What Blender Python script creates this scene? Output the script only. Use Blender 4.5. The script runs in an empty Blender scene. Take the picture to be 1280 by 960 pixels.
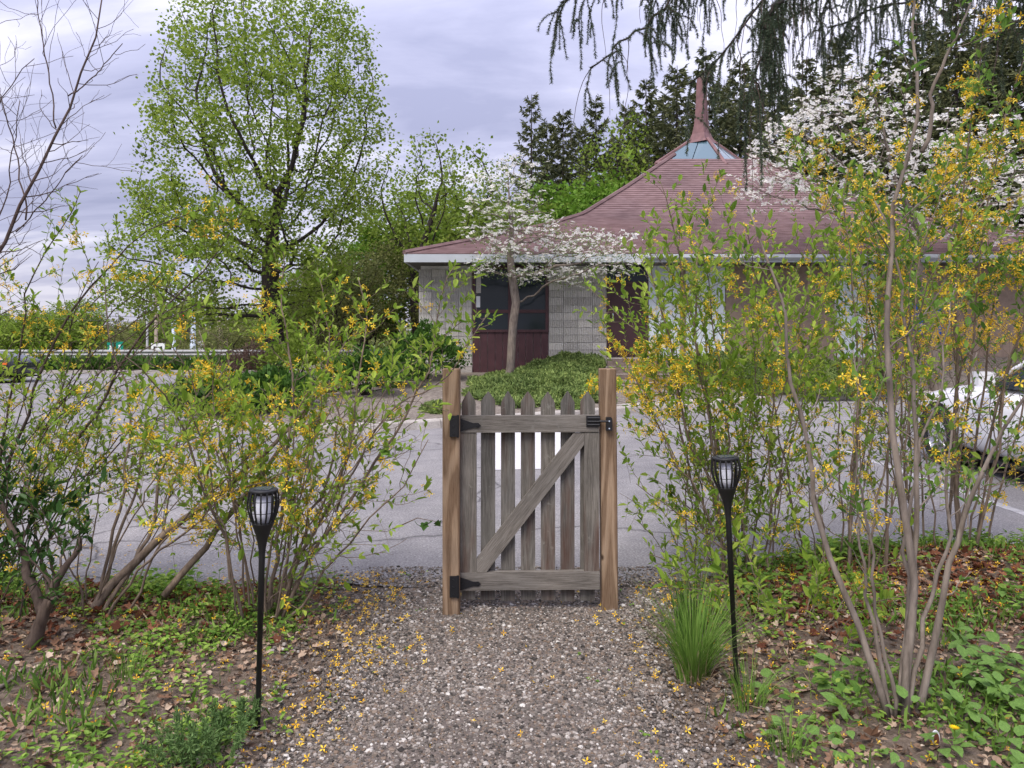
import bpy, math, random
import numpy as np
from mathutils import Vector

R = math.radians
rng = np.random.default_rng(11)
random.seed(5)
sc = bpy.context.scene
COL = sc.collection

# ------------------------------------------------------------------ camera
CAMH, FPX, HOR = 1.5, 961.0, 419.0
cam_data = bpy.data.cameras.new('camera')
cam = bpy.data.objects.new('camera', cam_data)
COL.objects.link(cam)
cam.location = (0, 0, CAMH)
cam.rotation_euler = (R(90), 0, 0)
cam_data.sensor_width = 36
cam_data.lens = 36 * FPX / 1280
cam_data.shift_y = -(480 - HOR) / 1280
cam_data.clip_start = 0.05
cam_data.clip_end = 3000
sc.camera = cam

# ------------------------------------------------------------------ world, sun, exposure
SUN_EL, SUN_AZ = R(56), R(-152)            # azimuth measured from +Y towards +X
SKY_GAIN = 0.54
world = bpy.data.worlds.new('World')
sc.world = world
world.use_nodes = True


def nd(nt, typ, ins=None, **props):
    n = nt.nodes.new(typ)
    for k, v in props.items():
        setattr(n, k, v)
    for k, v in (ins or {}).items():
        s = n.inputs[k]
        if hasattr(v, 'is_linked'):
            nt.links.new(v, s)
        else:
            s.default_value = v
    return n


def ramp(nt, fac, stops, interp='LINEAR'):
    n = nt.nodes.new('ShaderNodeValToRGB')
    n.color_ramp.interpolation = interp
    el = n.color_ramp.elements
    while len(el) < len(stops):
        el.new(0.5)
    for e, (p, c) in zip(el, stops):
        e.position = p
        e.color = (*c, 1) if len(c) == 3 else c
    nt.links.new(fac, n.inputs['Fac'])
    return n.outputs['Color']


def mixc(nt, fac, a, b, blend='MIX'):
    n = nt.nodes.new('ShaderNodeMix')
    n.data_type = 'RGBA'
    n.blend_type = blend
    for s, v in ((n.inputs[0], fac), (n.inputs[6], a), (n.inputs[7], b)):
        if hasattr(v, 'is_linked'):
            nt.links.new(v, s)
        elif isinstance(v, (int, float)):
            s.default_value = v
        else:
            s.default_value = (*v, 1) if len(v) == 3 else v
    return n.outputs[2]


wt = world.node_tree
wt.nodes.clear()
sky = nd(wt, 'ShaderNodeTexSky', sky_type='NISHITA', sun_disc=False, sun_elevation=SUN_EL, sun_rotation=SUN_AZ)
geo = nd(wt, 'ShaderNodeTexCoord')
sep = nd(wt, 'ShaderNodeSeparateXYZ', {0: geo.outputs['Generated']})
zc = nd(wt, 'ShaderNodeMath', {0: sep.outputs[2], 1: 0.0}, operation='MAXIMUM')
zp = nd(wt, 'ShaderNodeMath', {0: zc.outputs[0], 1: 0.16}, operation='ADD')
ux = nd(wt, 'ShaderNodeMath', {0: sep.outputs[0], 1: zp.outputs[0]}, operation='DIVIDE')
uy = nd(wt, 'ShaderNodeMath', {0: sep.outputs[1], 1: zp.outputs[0]}, operation='DIVIDE')
cv = nd(wt, 'ShaderNodeCombineXYZ', {0: ux.outputs[0], 1: uy.outputs[0], 2: 0.3})
mp = nd(wt, 'ShaderNodeMapping', {0: cv.outputs[0], 'Scale': (0.55, 1.25, 1), 'Location': (1.3, 2.45, 0)})
nz = nd(wt, 'ShaderNodeTexNoise', {'Vector': mp.outputs[0], 'Scale': 1.55, 'Detail': 7.0, 'Roughness': 0.56, 'Distortion': 0.35})
cl = ramp(wt, nz.outputs['Fac'], [(0.34, (3.4, 3.55, 5.2)), (0.5, (4.8, 4.9, 6.7)), (0.64, (7.8, 7.7, 8.9))])
# the cloud deck is thinner and paler just above the horizon
hz = ramp(wt, sep.outputs[2], [(0.0, (1, 1, 1)), (0.10, (0.0, 0.0, 0.0))])
hzs = nd(wt, 'ShaderNodeMath', {0: hz, 1: 0.75}, operation='MULTIPLY')
cl2 = mixc(wt, hzs.outputs[0], cl, (7.8, 7.5, 8.8))
el2 = nd(wt, 'ShaderNodeMath', {0: zc.outputs[0], 1: 1.45, 2: 0.70}, operation='MULTIPLY_ADD')   # CIE overcast: brighter towards the zenith
elc = nd(wt, 'ShaderNodeCombineXYZ', {0: el2.outputs[0], 1: el2.outputs[0], 2: el2.outputs[0]})
cl2 = mixc(wt, 1.0, cl2, elc.outputs[0], 'MULTIPLY')
both = mixc(wt, 0.95, sky.outputs[0], cl2)
bg = nd(wt, 'ShaderNodeBackground', {'Color': both, 'Strength': 0.1 * SKY_GAIN})
wo = nd(wt, 'ShaderNodeOutputWorld', {'Surface': bg.outputs[0]})

sun_data = bpy.data.lights.new('sun', 'SUN')
sun = bpy.data.objects.new('sun', sun_data)
COL.objects.link(sun)
sun_data.energy = 1.5
sun_data.angle = R(32)
sun_data.color = (1.0, 0.94, 0.84)
sun_vec = Vector((math.sin(SUN_AZ) * math.cos(SUN_EL), math.cos(SUN_AZ) * math.cos(SUN_EL), math.sin(SUN_EL)))
sun.rotation_euler = sun_vec.to_track_quat('Z', 'Y').to_euler()
sun.location = (0, 0, 40)

sc.view_settings.view_transform = 'Standard'
sc.view_settings.look = 'None'
sc.view_settings.exposure = 1.32
sc.view_settings.gamma = 1.0
sc.view_settings.use_curve_mapping = False
sc.render.engine = 'CYCLES'
sc.cycles.max_bounces = 5
sc.cycles.diffuse_bounces = 3
sc.cycles.glossy_bounces = 2
sc.cycles.transmission_bounces = 3
sc.cycles.transparent_max_bounces = 4
sc.cycles.use_denoising = True
sc.cycles.use_adaptive_sampling = True
sc.cycles.adaptive_threshold = 0.02


# ------------------------------------------------------------------ placing helpers
def W(px, py, Y):
    return np.array(((px - 640) / FPX * Y, Y, CAMH - (py - HOR) / FPX * Y))


def Gp(px, py, z=0.0):
    Y = (CAMH - z) * FPX / (py - HOR)
    return np.array(((px - 640) / FPX * Y, Y, z))


def sstep(a, b, x):
    t = np.clip((np.asarray(x, float) - a) / (b - a), 0, 1)
    return t * t * (3 - 2 * t)


# ------------------------------------------------------------------ materials
def newmat(name):
    m = bpy.data.materials.new(name)
    m.use_nodes = True
    nt = m.node_tree
    p = nt.nodes['Principled BSDF']
    o = nt.nodes['Material Output']
    return m, nt, p, o


def bump(nt, p, height, strength=0.3, dist=0.01):
    b = nd(nt, 'ShaderNodeBump', {'Height': height, 'Strength': strength, 'Distance': dist})
    nt.links.new(b.outputs[0], p.inputs['Normal'])


def coords(nt, kind='Object', scale=(1, 1, 1), loc=None):
    tc = nd(nt, 'ShaderNodeTexCoord')
    mpn = nd(nt, 'ShaderNodeMapping', {0: tc.outputs[kind], 'Scale': scale})
    if loc is not None:
        nt.links.new(loc, mpn.inputs['Location'])
    return mpn.outputs[0]


def noise(nt, vec, scale, detail=4.0, rough=0.55, dist=0.0):
    return nd(nt, 'ShaderNodeTexNoise', {'Vector': vec, 'Scale': scale, 'Detail': detail, 'Roughness': rough, 'Distortion': dist}).outputs['Fac']


def leafmat(name, stops, trans=0.35, rough=0.6, clump=0.0, spec=0.14):
    m, nt, p, o = newmat(name)
    g = nd(nt, 'ShaderNodeNewGeometry')
    c = ramp(nt, g.outputs['Random Per Island'], stops)
    if clump:
        n = noise(nt, coords(nt), clump, 2.0)
        c = mixc(nt, 1.0, c, ramp(nt, n, [(0.3, (0.72, 0.74, 0.72)), (0.7, (1.25, 1.2, 1.1))]), 'MULTIPLY')
    nt.links.new(c, p.inputs['Base Color'])
    p.inputs['Roughness'].default_value = rough
    p.inputs['Specular IOR Level'].default_value = spec
    if trans:
        t = nd(nt, 'ShaderNodeBsdfTranslucent', {'Color': c})
        mx = nd(nt, 'ShaderNodeMixShader', {0: trans, 1: p.outputs[0], 2: t.outputs[0]})
        nt.links.new(mx.outputs[0], o.inputs['Surface'])
    return m


def plain(name, col, rough=0.6, var=0.12, scale=6.0, metal=0.0, spec=0.5, bumpk=0.0, kind='Object'):
    m, nt, p, o = newmat(name)
    v = coords(nt, kind)
    n = noise(nt, v, scale, 6.0)
    lo = tuple(x * (1 - var) for x in col)
    hi = tuple(min(1, x * (1 + var)) for x in col)
    nt.links.new(ramp(nt, n, [(0.3, lo), (0.7, hi)]), p.inputs['Base Color'])
    p.inputs['Roughness'].default_value = rough
    p.inputs['Metallic'].default_value = metal
    p.inputs['Specular IOR Level'].default_value = spec
    if bumpk:
        bump(nt, p, n, bumpk, 0.01)
    return m


def bark(name, c1, c2, sc_=30.0):
    m, nt, p, o = newmat(name)
    v = coords(nt, 'Object', (1, 1, 0.25))
    n = noise(nt, v, sc_, 6.0, 0.65)
    n2 = noise(nt, coords(nt), sc_ * 0.13, 3.0)
    c = ramp(nt, n, [(0.3, c1), (0.7, c2)])
    c = mixc(nt, 1.0, c, ramp(nt, n2, [(0.3, (0.75, 0.75, 0.78)), (0.7, (1.2, 1.17, 1.1))]), 'MULTIPLY')
    nt.links.new(c, p.inputs['Base Color'])
    p.inputs['Roughness'].default_value = 0.9
    p.inputs['Specular IOR Level'].default_value = 0.15
    bump(nt, p, n, 0.5, 0.01)
    return m


def wood(name, dark, mid, light, grain=1.0, stain=None, stain_amt=0.5, axis=2, flake=0.0, fine_mix=0.55, knot=0.075):
    """boards: grain runs along local `axis`"""
    m, nt, p, o = newmat(name)
    oi = nd(nt, 'ShaderNodeObjectInfo')
    off = nd(nt, 'ShaderNodeCombineXYZ', {0: oi.outputs['Random'], 1: oi.outputs['Random'], 2: oi.outputs['Random']})
    offs = nd(nt, 'ShaderNodeVectorMath', {0: off.outputs[0], 1: (37.0, 51.0, 23.0)}, operation='MULTIPLY')
    s = [1, 1, 1]
    s[axis] = 0.045
    v = coords(nt, 'Object', tuple(s), offs.outputs[0])
    s2 = [1, 1, 1]
    s2[axis] = 0.07
    v2 = coords(nt, 'Object', tuple(s2), offs.outputs[0])
    fine = noise(nt, v, 230 * grain, 5.0, 0.7)
    # growth rings: a distorted wave across the board
    wv = nd(nt, 'ShaderNodeTexNoise', {'Vector': v2, 'Scale': 7.0, 'Detail': 1.5, 'Roughness': 0.4})
    rings = nd(nt, 'ShaderNodeMath', {0: wv.outputs['Fac'], 1: 62.0}, operation='MULTIPLY')
    rs = nd(nt, 'ShaderNodeMath', {0: rings.outputs[0]}, operation='SINE')
    rr = ramp(nt, rs.outputs[0], [(0.0, dark), (0.45, mid), (1.0, light)])
    ff = ramp(nt, fine, [(0.32, dark), (0.55, mid), (0.72, light)])
    c = mixc(nt, fine_mix, rr, ff)
    if stain is not None:
        s3 = [1, 1, 1]
        s3[axis] = 0.12
        st = noise(nt, coords(nt, 'Object', tuple(s3), offs.outputs[0]), 14.0, 3.0)
        sf = ramp(nt, st, [(0.52, (0, 0, 0)), (0.72, (stain_amt,) * 3)])
        c = mixc(nt, sf, c, stain)
    if flake:
        fl = noise(nt, coords(nt, 'Object', (1, 1, 1), offs.outputs[0]), 16.0, 6.0, 0.7)
        fx_ = ramp(nt, fl, [(0.62, (0, 0, 0)), (0.70, (flake,) * 3)])
        c = mixc(nt, fx_, c, (0.36, 0.37, 0.33))
    big = noise(nt, coords(nt, 'Object', (1, 1, 1), offs.outputs[0]), 3.5, 2.0)
    c = mixc(nt, 1.0, c, ramp(nt, big, [(0.3, (0.8, 0.8, 0.8)), (0.7, (1.15, 1.13, 1.1))]), 'MULTIPLY')
    ov = ramp(nt, oi.outputs['Random'], [(0.0, (0.84, 0.85, 0.86)), (1.0, (1.14, 1.11, 1.08))])
    c = mixc(nt, 1.0, c, ov, 'MULTIPLY')
    # knots
    vk = coords(nt, 'Object', (1, 1, 0.75) if axis == 2 else (0.75, 1, 1), offs.outputs[0])
    vo = nd(nt, 'ShaderNodeTexVoronoi', {'Vector': vk, 'Scale': 3.6, 'Randomness': 1.0})
    kf = ramp(nt, vo.outputs['Distance'], [(knot * 0.4, (1, 1, 1)), (knot, (0, 0, 0))])
    c = mixc(nt, kf, c, tuple(x * 0.45 for x in dark))
    nt.links.new(c, p.inputs['Base Color'])
    p.inputs['Roughness'].default_value = 0.85
    p.inputs['Specular IOR Level'].default_value = 0.2
    bump(nt, p, fine, 0.5, 0.004)
    return m


def speckled(name, stops, scale, big=((0.3, (0.85, 0.85, 0.85)), (0.7, (1.12, 1.12, 1.12))), bigscale=0.6, rough=0.9, bk=0.4, bd=0.01):
    m, nt, p, o = newmat(name)
    v = coords(nt)
    n = noise(nt, v, scale, 6.0, 0.75)
    c = ramp(nt, n, stops)
    n2 = noise(nt, v, bigscale, 5.0, 0.6)
    c = mixc(nt, 1.0, c, ramp(nt, n2, list(big)), 'MULTIPLY')
    nt.links.new(c, p.inputs['Base Color'])
    p.inputs['Roughness'].default_value = rough
    p.inputs['Specular IOR Level'].default_value = 0.25
    bump(nt, p, n, bk, bd)
    return m


MAT = {}
m, nt, p, o = newmat('asphalt')
v = coords(nt)
fine_ = noise(nt, v, 60.0, 6.0, 0.8)
c = ramp(nt, fine_, [(0.3, (0.10, 0.095, 0.096)), (0.5, (0.215, 0.205, 0.208)), (0.68, (0.39, 0.375, 0.375))])
c = mixc(nt, 1.0, c, ramp(nt, noise(nt, v, 0.45, 6.0, 0.65), [(0.3, (0.72, 0.72, 0.74)), (0.5, (1, 1, 1)), (0.72, (1.25, 1.23, 1.2))]), 'MULTIPLY')
c = mixc(nt, 1.0, c, ramp(nt, noise(nt, v, 3.5, 5.0, 0.7), [(0.35, (0.86, 0.86, 0.87)), (0.65, (1.1, 1.1, 1.09))]), 'MULTIPLY')
dv = nd(nt, 'ShaderNodeTexNoise', {'Vector': v, 'Scale': 1.1, 'Detail': 4.0})
dm_ = nd(nt, 'ShaderNodeVectorMath', {0: v, 1: dv.outputs['Color']}, operation='ADD')
vc = nd(nt, 'ShaderNodeTexVoronoi', {'Vector': dm_.outputs[0], 'Scale': 0.28}, feature='DISTANCE_TO_EDGE')
crk = ramp(nt, vc.outputs['Distance'], [(0.0, (0.8, 0.8, 0.8)), (0.006, (0, 0, 0))])
c = mixc(nt, crk, c, (0.045, 0.042, 0.042))
st_ = ramp(nt, noise(nt, v, 0.9, 3.0, 0.5), [(0.66, (0, 0, 0)), (0.76, (0.35, 0.35, 0.35))])
c = mixc(nt, st_, c, (0.07, 0.066, 0.066))
nt.links.new(c, p.inputs['Base Color'])
p.inputs['Roughness'].default_value = 0.9
p.inputs['Specular IOR Level'].default_value = 0.25
bump(nt, p, fine_, 0.7, 0.008)
MAT['asphalt'] = m
MAT['path'] = speckled('path_dust', [(0.3, (0.07, 0.058, 0.05)), (0.5, (0.14, 0.115, 0.10)), (0.7, (0.24, 0.20, 0.175))], 90.0, bigscale=2.0, bk=0.8)
MAT['soil'] = speckled('soil', [(0.3, (0.075, 0.054, 0.040)), (0.5, (0.175, 0.132, 0.10)), (0.7, (0.30, 0.235, 0.185))], 28.0, bigscale=2.2, bk=1.0, bd=0.03)
MAT['mulch'] = speckled('mulch', [(0.3, (0.075, 0.06, 0.05)), (0.5, (0.19, 0.16, 0.135)), (0.7, (0.32, 0.28, 0.24))], 14.0, bigscale=0.9, bk=0.9, bd=0.03)
MAT['grass'] = speckled('meadow', [(0.3, (0.05, 0.085, 0.022)), (0.5, (0.09, 0.14, 0.035)), (0.7, (0.16, 0.18, 0.07))], 5.0, bigscale=0.12, bk=0.5, bd=0.1)
MAT['concrete'] = speckled('concrete', [(0.3, (0.28, 0.255, 0.235)), (0.5, (0.42, 0.39, 0.36)), (0.7, (0.52, 0.49, 0.46))], 30.0, bigscale=1.6,
                           big=((0.3, (0.72, 0.7, 0.68)), (0.7, (1.12, 1.12, 1.12))), bk=0.35)
m, nt, p, o = newmat('ribbed_block')
v = coords(nt)
n1 = noise(nt, v, 40.0, 6.0, 0.75)
c = ramp(nt, n1, [(0.3, (0.44, 0.42, 0.385)), (0.5, (0.56, 0.54, 0.50)), (0.7, (0.66, 0.64, 0.60))])
oi = nd(nt, 'ShaderNodeObjectInfo')
c = mixc(nt, 1.0, c, ramp(nt, oi.outputs['Random'], [(0.0, (0.80, 0.79, 0.78)), (0.7, (1.0, 1.0, 1.0)), (1.0, (1.16, 1.15, 1.14))]), 'MULTIPLY')
nt.links.new(c, p.inputs['Base Color'])
p.inputs['Roughness'].default_value = 0.95
bump(nt, p, n1, 0.4, 0.01)
MAT['block'] = m
MAT['mortar'] = plain('mortar', (0.63, 0.61, 0.58), 0.95, 0.25, 5)
MAT['fascia'] = plain('fascia_paint', (0.42, 0.45, 0.48), 0.5, 0.08, 3)
MAT['maroon'] = plain('maroon_paint', (0.060, 0.020, 0.024), 0.55, 0.25, 5)
MAT['maroon_door'] = plain('maroon_door_paint', (0.052, 0.019, 0.022), 0.6, 0.2, 3)
MAT['spirepaint'] = plain('spire_metal_paint', (0.17, 0.085, 0.085), 0.6, 0.25, 4)
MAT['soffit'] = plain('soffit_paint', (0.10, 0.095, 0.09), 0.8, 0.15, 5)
MAT['palepanel'] = plain('pale_panel_paint', (0.66, 0.72, 0.76), 0.5, 0.06, 3)
MAT['tanwall'] = plain('tan_stucco', (0.27, 0.20, 0.155), 0.9, 0.15, 9)
MAT['blackmetal'] = plain('black_metal', (0.006, 0.006, 0.008), 0.5, 0.2, 30, spec=0.5, bumpk=0.1)
MAT['blackplastic'] = plain('black_plastic', (0.005, 0.005, 0.0055), 0.55, 0.15, 30)
MAT['diffuser'] = plain('white_plastic', (0.72, 0.73, 0.80), 0.35, 0.04, 8)
MAT['solar'] = plain('solar_cell', (0.05, 0.06, 0.08), 0.15, 0.2, 60)
MAT['white'] = plain('white_patch', (0.52, 0.51, 0.52), 0.85, 0.16, 25)
MAT['wornwhite'] = plain('worn_white_marking', (0.36, 0.35, 0.36), 0.85, 0.3, 14)
MAT['galv'] = plain('galvanised_metal', (0.44, 0.50, 0.60), 0.5, 0.1, 3)
MAT['guardrail'] = plain('guardrail_metal', (0.24, 0.24, 0.25), 0.5, 0.1, 3)
MAT['utility'] = plain('weathered_pole', (0.25, 0.20, 0.16), 0.9, 0.2, 8)
MAT['signgreen'] = plain('sign_green', (0.0, 0.23, 0.16), 0.4, 0.05, 5)
MAT['signwhite'] = plain('sign_white', (0.78, 0.79, 0.80), 0.4, 0.05, 5)
MAT['signblack'] = plain('sign_black', (0.02, 0.02, 0.02), 0.4, 0.05, 5)
MAT['bluepanel'] = plain('blue_vinyl', (0.01, 0.09, 0.48), 0.35, 0.15, 6)
MAT['carwhite'] = plain('car_white', (0.78, 0.78, 0.80), 0.2, 0.02, 2)
MAT['cardark'] = plain('car_dark', (0.03, 0.032, 0.04), 0.15, 0.05, 2)
MAT['tyre'] = plain('tyre_rubber', (0.014, 0.014, 0.015), 0.85, 0.2, 20)
MAT['rim'] = plain('rim_alloy', (0.55, 0.55, 0.57), 0.3, 0.05, 5, metal=0.7)
MAT['amber'] = plain('amber_lens', (0.75, 0.16, 0.02), 0.2, 0.05, 5)
MAT['lamplens'] = plain('lamp_lens', (0.55, 0.58, 0.62), 0.08, 0.05, 5)
MAT['steps'] = plain('timber_steps', (0.15, 0.115, 0.095), 0.9, 0.25, 9)
MAT['tread'] = plain('step_tread', (0.36, 0.32, 0.28), 0.9, 0.2, 9)
MAT['darkstone'] = plain('dark_stone', (0.06, 0.06, 0.066), 0.8, 0.25, 30, bumpk=0.4)
MAT['tagbrown'] = plain('brown_tag', (0.16, 0.055, 0.03), 0.5, 0.2, 30)

m, nt, p, o = newmat('window_glass')
p.inputs['Base Color'].default_value = (0.018, 0.026, 0.032, 1)
p.inputs['Roughness'].default_value = 0.06
p.inputs['Specular IOR Level'].default_value = 0.3
gv = coords(nt)
bump(nt, p, noise(nt, gv, 1.2, 1.0), 0.05, 0.05)
MAT['glass'] = m
m, nt, p, o = newmat('skylight_glass')
p.inputs['Base Color'].default_value = (0.10, 0.16, 0.20, 1)
p.inputs['Roughness'].default_value = 0.08
p.inputs['Specular IOR Level'].default_value = 0.8
bump(nt, p, noise(nt, coords(nt), 1.5, 1.0), 0.1, 0.05)
MAT['skyglass'] = m
m, nt, p, o = newmat('signal_red')
p.inputs['Base Color'].default_value = (0.8, 0.03, 0.02, 1)
p.inputs['Emission Color'].default_value = (1.0, 0.04, 0.02, 1)
p.inputs['Emission Strength'].default_value = 1.0
nt.links.new(ramp(nt, noise(nt, coords(nt), 20.0), [(0.3, (0.75, 0.03, 0.02)), (0.7, (0.9, 0.05, 0.03))]), p.inputs['Base Color'])
MAT['signalred'] = m

# shingles: each course of real geometry, tabs varied in tone
m, nt, p, o = newmat('maroon_shingle')
v = coords(nt)
br = nd(nt, 'ShaderNodeTexNoise', {'Vector': coords(nt, 'Object', (3.0, 3.0, 14.0)), 'Scale': 1.0, 'Detail': 1.0})
c = ramp(nt, br.outputs['Fac'], [(0.3, (0.135, 0.087, 0.088)), (0.5, (0.165, 0.108, 0.110)), (0.7, (0.20, 0.136, 0.138))])
c = mixc(nt, 1.0, c, ramp(nt, noise(nt, v, 0.5, 4.0), [(0.3, (0.85, 0.85, 0.87)), (0.7, (1.2, 1.16, 1.14))]), 'MULTIPLY')
nt.links.new(c, p.inputs['Base Color'])
p.inputs['Roughness'].default_value = 0.9
p.inputs['Specular IOR Level'].default_value = 0.2
bump(nt, p, noise(nt, v, 60.0), 0.3, 0.01)
MAT['shingle'] = m

MAT['wood_grey'] = wood('weathered_picket_wood', (0.072, 0.066, 0.058), (0.16, 0.149, 0.134), (0.245, 0.232, 0.212), stain=(0.085, 0.042, 0.030), stain_amt=0.75, flake=0.3, fine_mix=0.78, knot=0.05)
MAT['wood_grey_h'] = wood('weathered_rail_wood', (0.095, 0.084, 0.073), (0.205, 0.187, 0.168), (0.30, 0.28, 0.255), axis=0, flake=0.2, fine_mix=0.8, knot=0.05)
MAT['wood_tan'] = wood('tan_post_wood', (0.125, 0.078, 0.048), (0.275, 0.19, 0.125), (0.38, 0.285, 0.20), fine_mix=0.5, knot=0.06)

MAT['bark_dark'] = bark('bark_dark', (0.022, 0.018, 0.017), (0.062, 0.052, 0.046), 22)
MAT['bark_grey'] = bark('bark_grey', (0.105, 0.085, 0.07), (0.27, 0.23, 0.20), 26)
MAT['bark_cane'] = bark('bark_cane', (0.10, 0.073, 0.055), (0.255, 0.20, 0.16), 45)
MAT['bark_cane_dark'] = bark('bark_cane_dark', (0.050, 0.036, 0.030), (0.125, 0.095, 0.078), 45)
MAT['bark_twig'] = bark('bark_twig', (0.055, 0.038, 0.036), (0.13, 0.095, 0.085), 30)

MAT['leaf_maple'] = leafmat('leaf_maple', [(0, (0.14, 0.225, 0.025)), (0.5, (0.23, 0.325, 0.05)), (1, (0.34, 0.43, 0.09))], 0.5, clump=0.8)
MAT['leaf_fors'] = leafmat('leaf_forsythia', [(0, (0.13, 0.24, 0.03)), (0.5, (0.25, 0.38, 0.05)), (1, (0.40, 0.51, 0.10))], 0.5, clump=2.0)
MAT['leaf_fors_dark'] = leafmat('leaf_forsythia_deep', [(0, (0.08, 0.175, 0.035)), (0.5, (0.15, 0.275, 0.05)), (1, (0.27, 0.40, 0.09))], 0.48, clump=2.0)
MAT['flower'] = leafmat('forsythia_flower', [(0, (0.70, 0.40, 0.015)), (0.5, (0.84, 0.58, 0.04)), (1, (0.88, 0.68, 0.11))], 0.3, 0.6)
MAT['petal'] = leafmat('fallen_petal', [(0, (0.62, 0.30, 0.012)), (0.5, (0.80, 0.50, 0.03)), (1, (0.86, 0.62, 0.09))], 0.15, 0.6)
MAT['dogwood'] = leafmat('dogwood_bract', [(0, (0.70, 0.66, 0.58)), (0.5, (0.84, 0.82, 0.77)), (1, (0.88, 0.87, 0.84))], 0.45, 0.6)
MAT['leaf_dogwood'] = leafmat('leaf_dogwood', [(0, (0.10, 0.16, 0.04)), (1, (0.22, 0.29, 0.09))], 0.35)
MAT['leaf_dark'] = leafmat('leaf_dark_green', [(0, (0.020, 0.055, 0.014)), (0.5, (0.040, 0.098, 0.022)), (1, (0.075, 0.15, 0.035))], 0.25, 0.4, clump=2)
MAT['leaf_mid'] = leafmat('leaf_mid_green', [(0, (0.035, 0.085, 0.016)), (0.5, (0.065, 0.145, 0.026)), (1, (0.11, 0.21, 0.045))], 0.3, 0.45, clump=2)
MAT['leaf_bg'] = leafmat('leaf_fresh', [(0, (0.12, 0.19, 0.025)), (0.5, (0.185, 0.275, 0.04)), (1, (0.27, 0.35, 0.07))], 0.45, clump=0.5)
MAT['leaf_bg2'] = leafmat('leaf_bright', [(0, (0.09, 0.20, 0.022)), (0.5, (0.15, 0.28, 0.036)), (1, (0.22, 0.35, 0.06))], 0.42, clump=0.5)
MAT['leaf_bg3'] = leafmat('leaf_olive', [(0, (0.10, 0.12, 0.04)), (0.5, (0.17, 0.19, 0.06)), (1, (0.25, 0.26, 0.10))], 0.4, clump=0.5)
MAT['leaf_purple'] = leafmat('twig_purple', [(0, (0.09, 0.055, 0.045)), (1, (0.19, 0.125, 0.10))], 0.2)
MAT['needle'] = leafmat('spruce_needle', [(0, (0.062, 0.080, 0.040)), (0.5, (0.13, 0.15, 0.075)), (1, (0.22, 0.23, 0.12))], 0.15, 0.6, clump=0.6)
MAT['needle_near'] = leafmat('spruce_needle_near', [(0, (0.035, 0.056, 0.034)), (0.5, (0.066, 0.095, 0.056)), (1, (0.115, 0.145, 0.09))], 0.15, 0.5)
MAT['juniper'] = leafmat('juniper_needle', [(0, (0.075, 0.12, 0.035)), (0.5, (0.165, 0.24, 0.075)), (1, (0.28, 0.35, 0.12))], 0.15, 0.6, clump=1.5)
MAT['weed'] = leafmat('weed_leaf', [(0, (0.09, 0.19, 0.03)), (0.5, (0.18, 0.31, 0.05)), (1, (0.29, 0.41, 0.09))], 0.35, clump=2)
MAT['broad'] = leafmat('broad_leaf', [(0, (0.095, 0.19, 0.045)), (0.5, (0.145, 0.265, 0.065)), (1, (0.21, 0.34, 0.10))], 0.35, 0.5, clump=9.0)
MAT['blade'] = leafmat('grass_blade', [(0, (0.085, 0.17, 0.03)), (0.5, (0.15, 0.27, 0.045)), (1, (0.25, 0.37, 0.085))], 0.3)
MAT['straw'] = leafmat('dry_straw', [(0, (0.22, 0.15, 0.09)), (1, (0.44, 0.34, 0.23))], 0.1, 0.8)
MAT['feather'] = leafmat('feathery_leaf', [(0, (0.08, 0.15, 0.045)), (0.5, (0.13, 0.22, 0.07)), (1, (0.20, 0.30, 0.11))], 0.3)
MAT['litter'] = leafmat('dry_leaf', [(0, (0.09, 0.045, 0.026)), (0.3, (0.19, 0.105, 0.064)), (0.65, (0.31, 0.20, 0.135)), (0.9, (0.43, 0.32, 0.235)), (1, (0.52, 0.42, 0.33))], 0.12, 0.75, spec=0.2)
MAT['litter_pale'] = leafmat('dry_leaf_crumb', [(0, (0.11, 0.065, 0.042)), (0.5, (0.27, 0.185, 0.13)), (0.85, (0.40, 0.30, 0.22)), (1, (0.52, 0.43, 0.34))], 0.1, 0.8, spec=0.15)
MAT['litter_red'] = leafmat('russet_leaf', [(0, (0.075, 0.025, 0.013)), (0.5, (0.155, 0.055, 0.028)), (1, (0.25, 0.11, 0.06))], 0.12, 0.75, spec=0.2)
MAT['pebble'] = leafmat('pebble_stone', [(0, (0.035, 0.031, 0.028)), (0.25, (0.105, 0.092, 0.08)), (0.45, (0.175, 0.153, 0.135)), (0.6, (0.17, 0.12, 0.085)),
                                         (0.80, (0.235, 0.205, 0.18)), (0.95, (0.34, 0.305, 0.275)), (1, (0.56, 0.53, 0.49))], 0.0, 0.75)
MAT['pink'] = leafmat('pink_petal', [(0, (0.55, 0.13, 0.30)), (1, (0.72, 0.25, 0.45))], 0.3)
MAT['dandelion'] = leafmat('dandelion_yellow', [(0, (0.80, 0.50, 0.01)), (1, (0.86, 0.66, 0.02))], 0.2)


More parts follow.
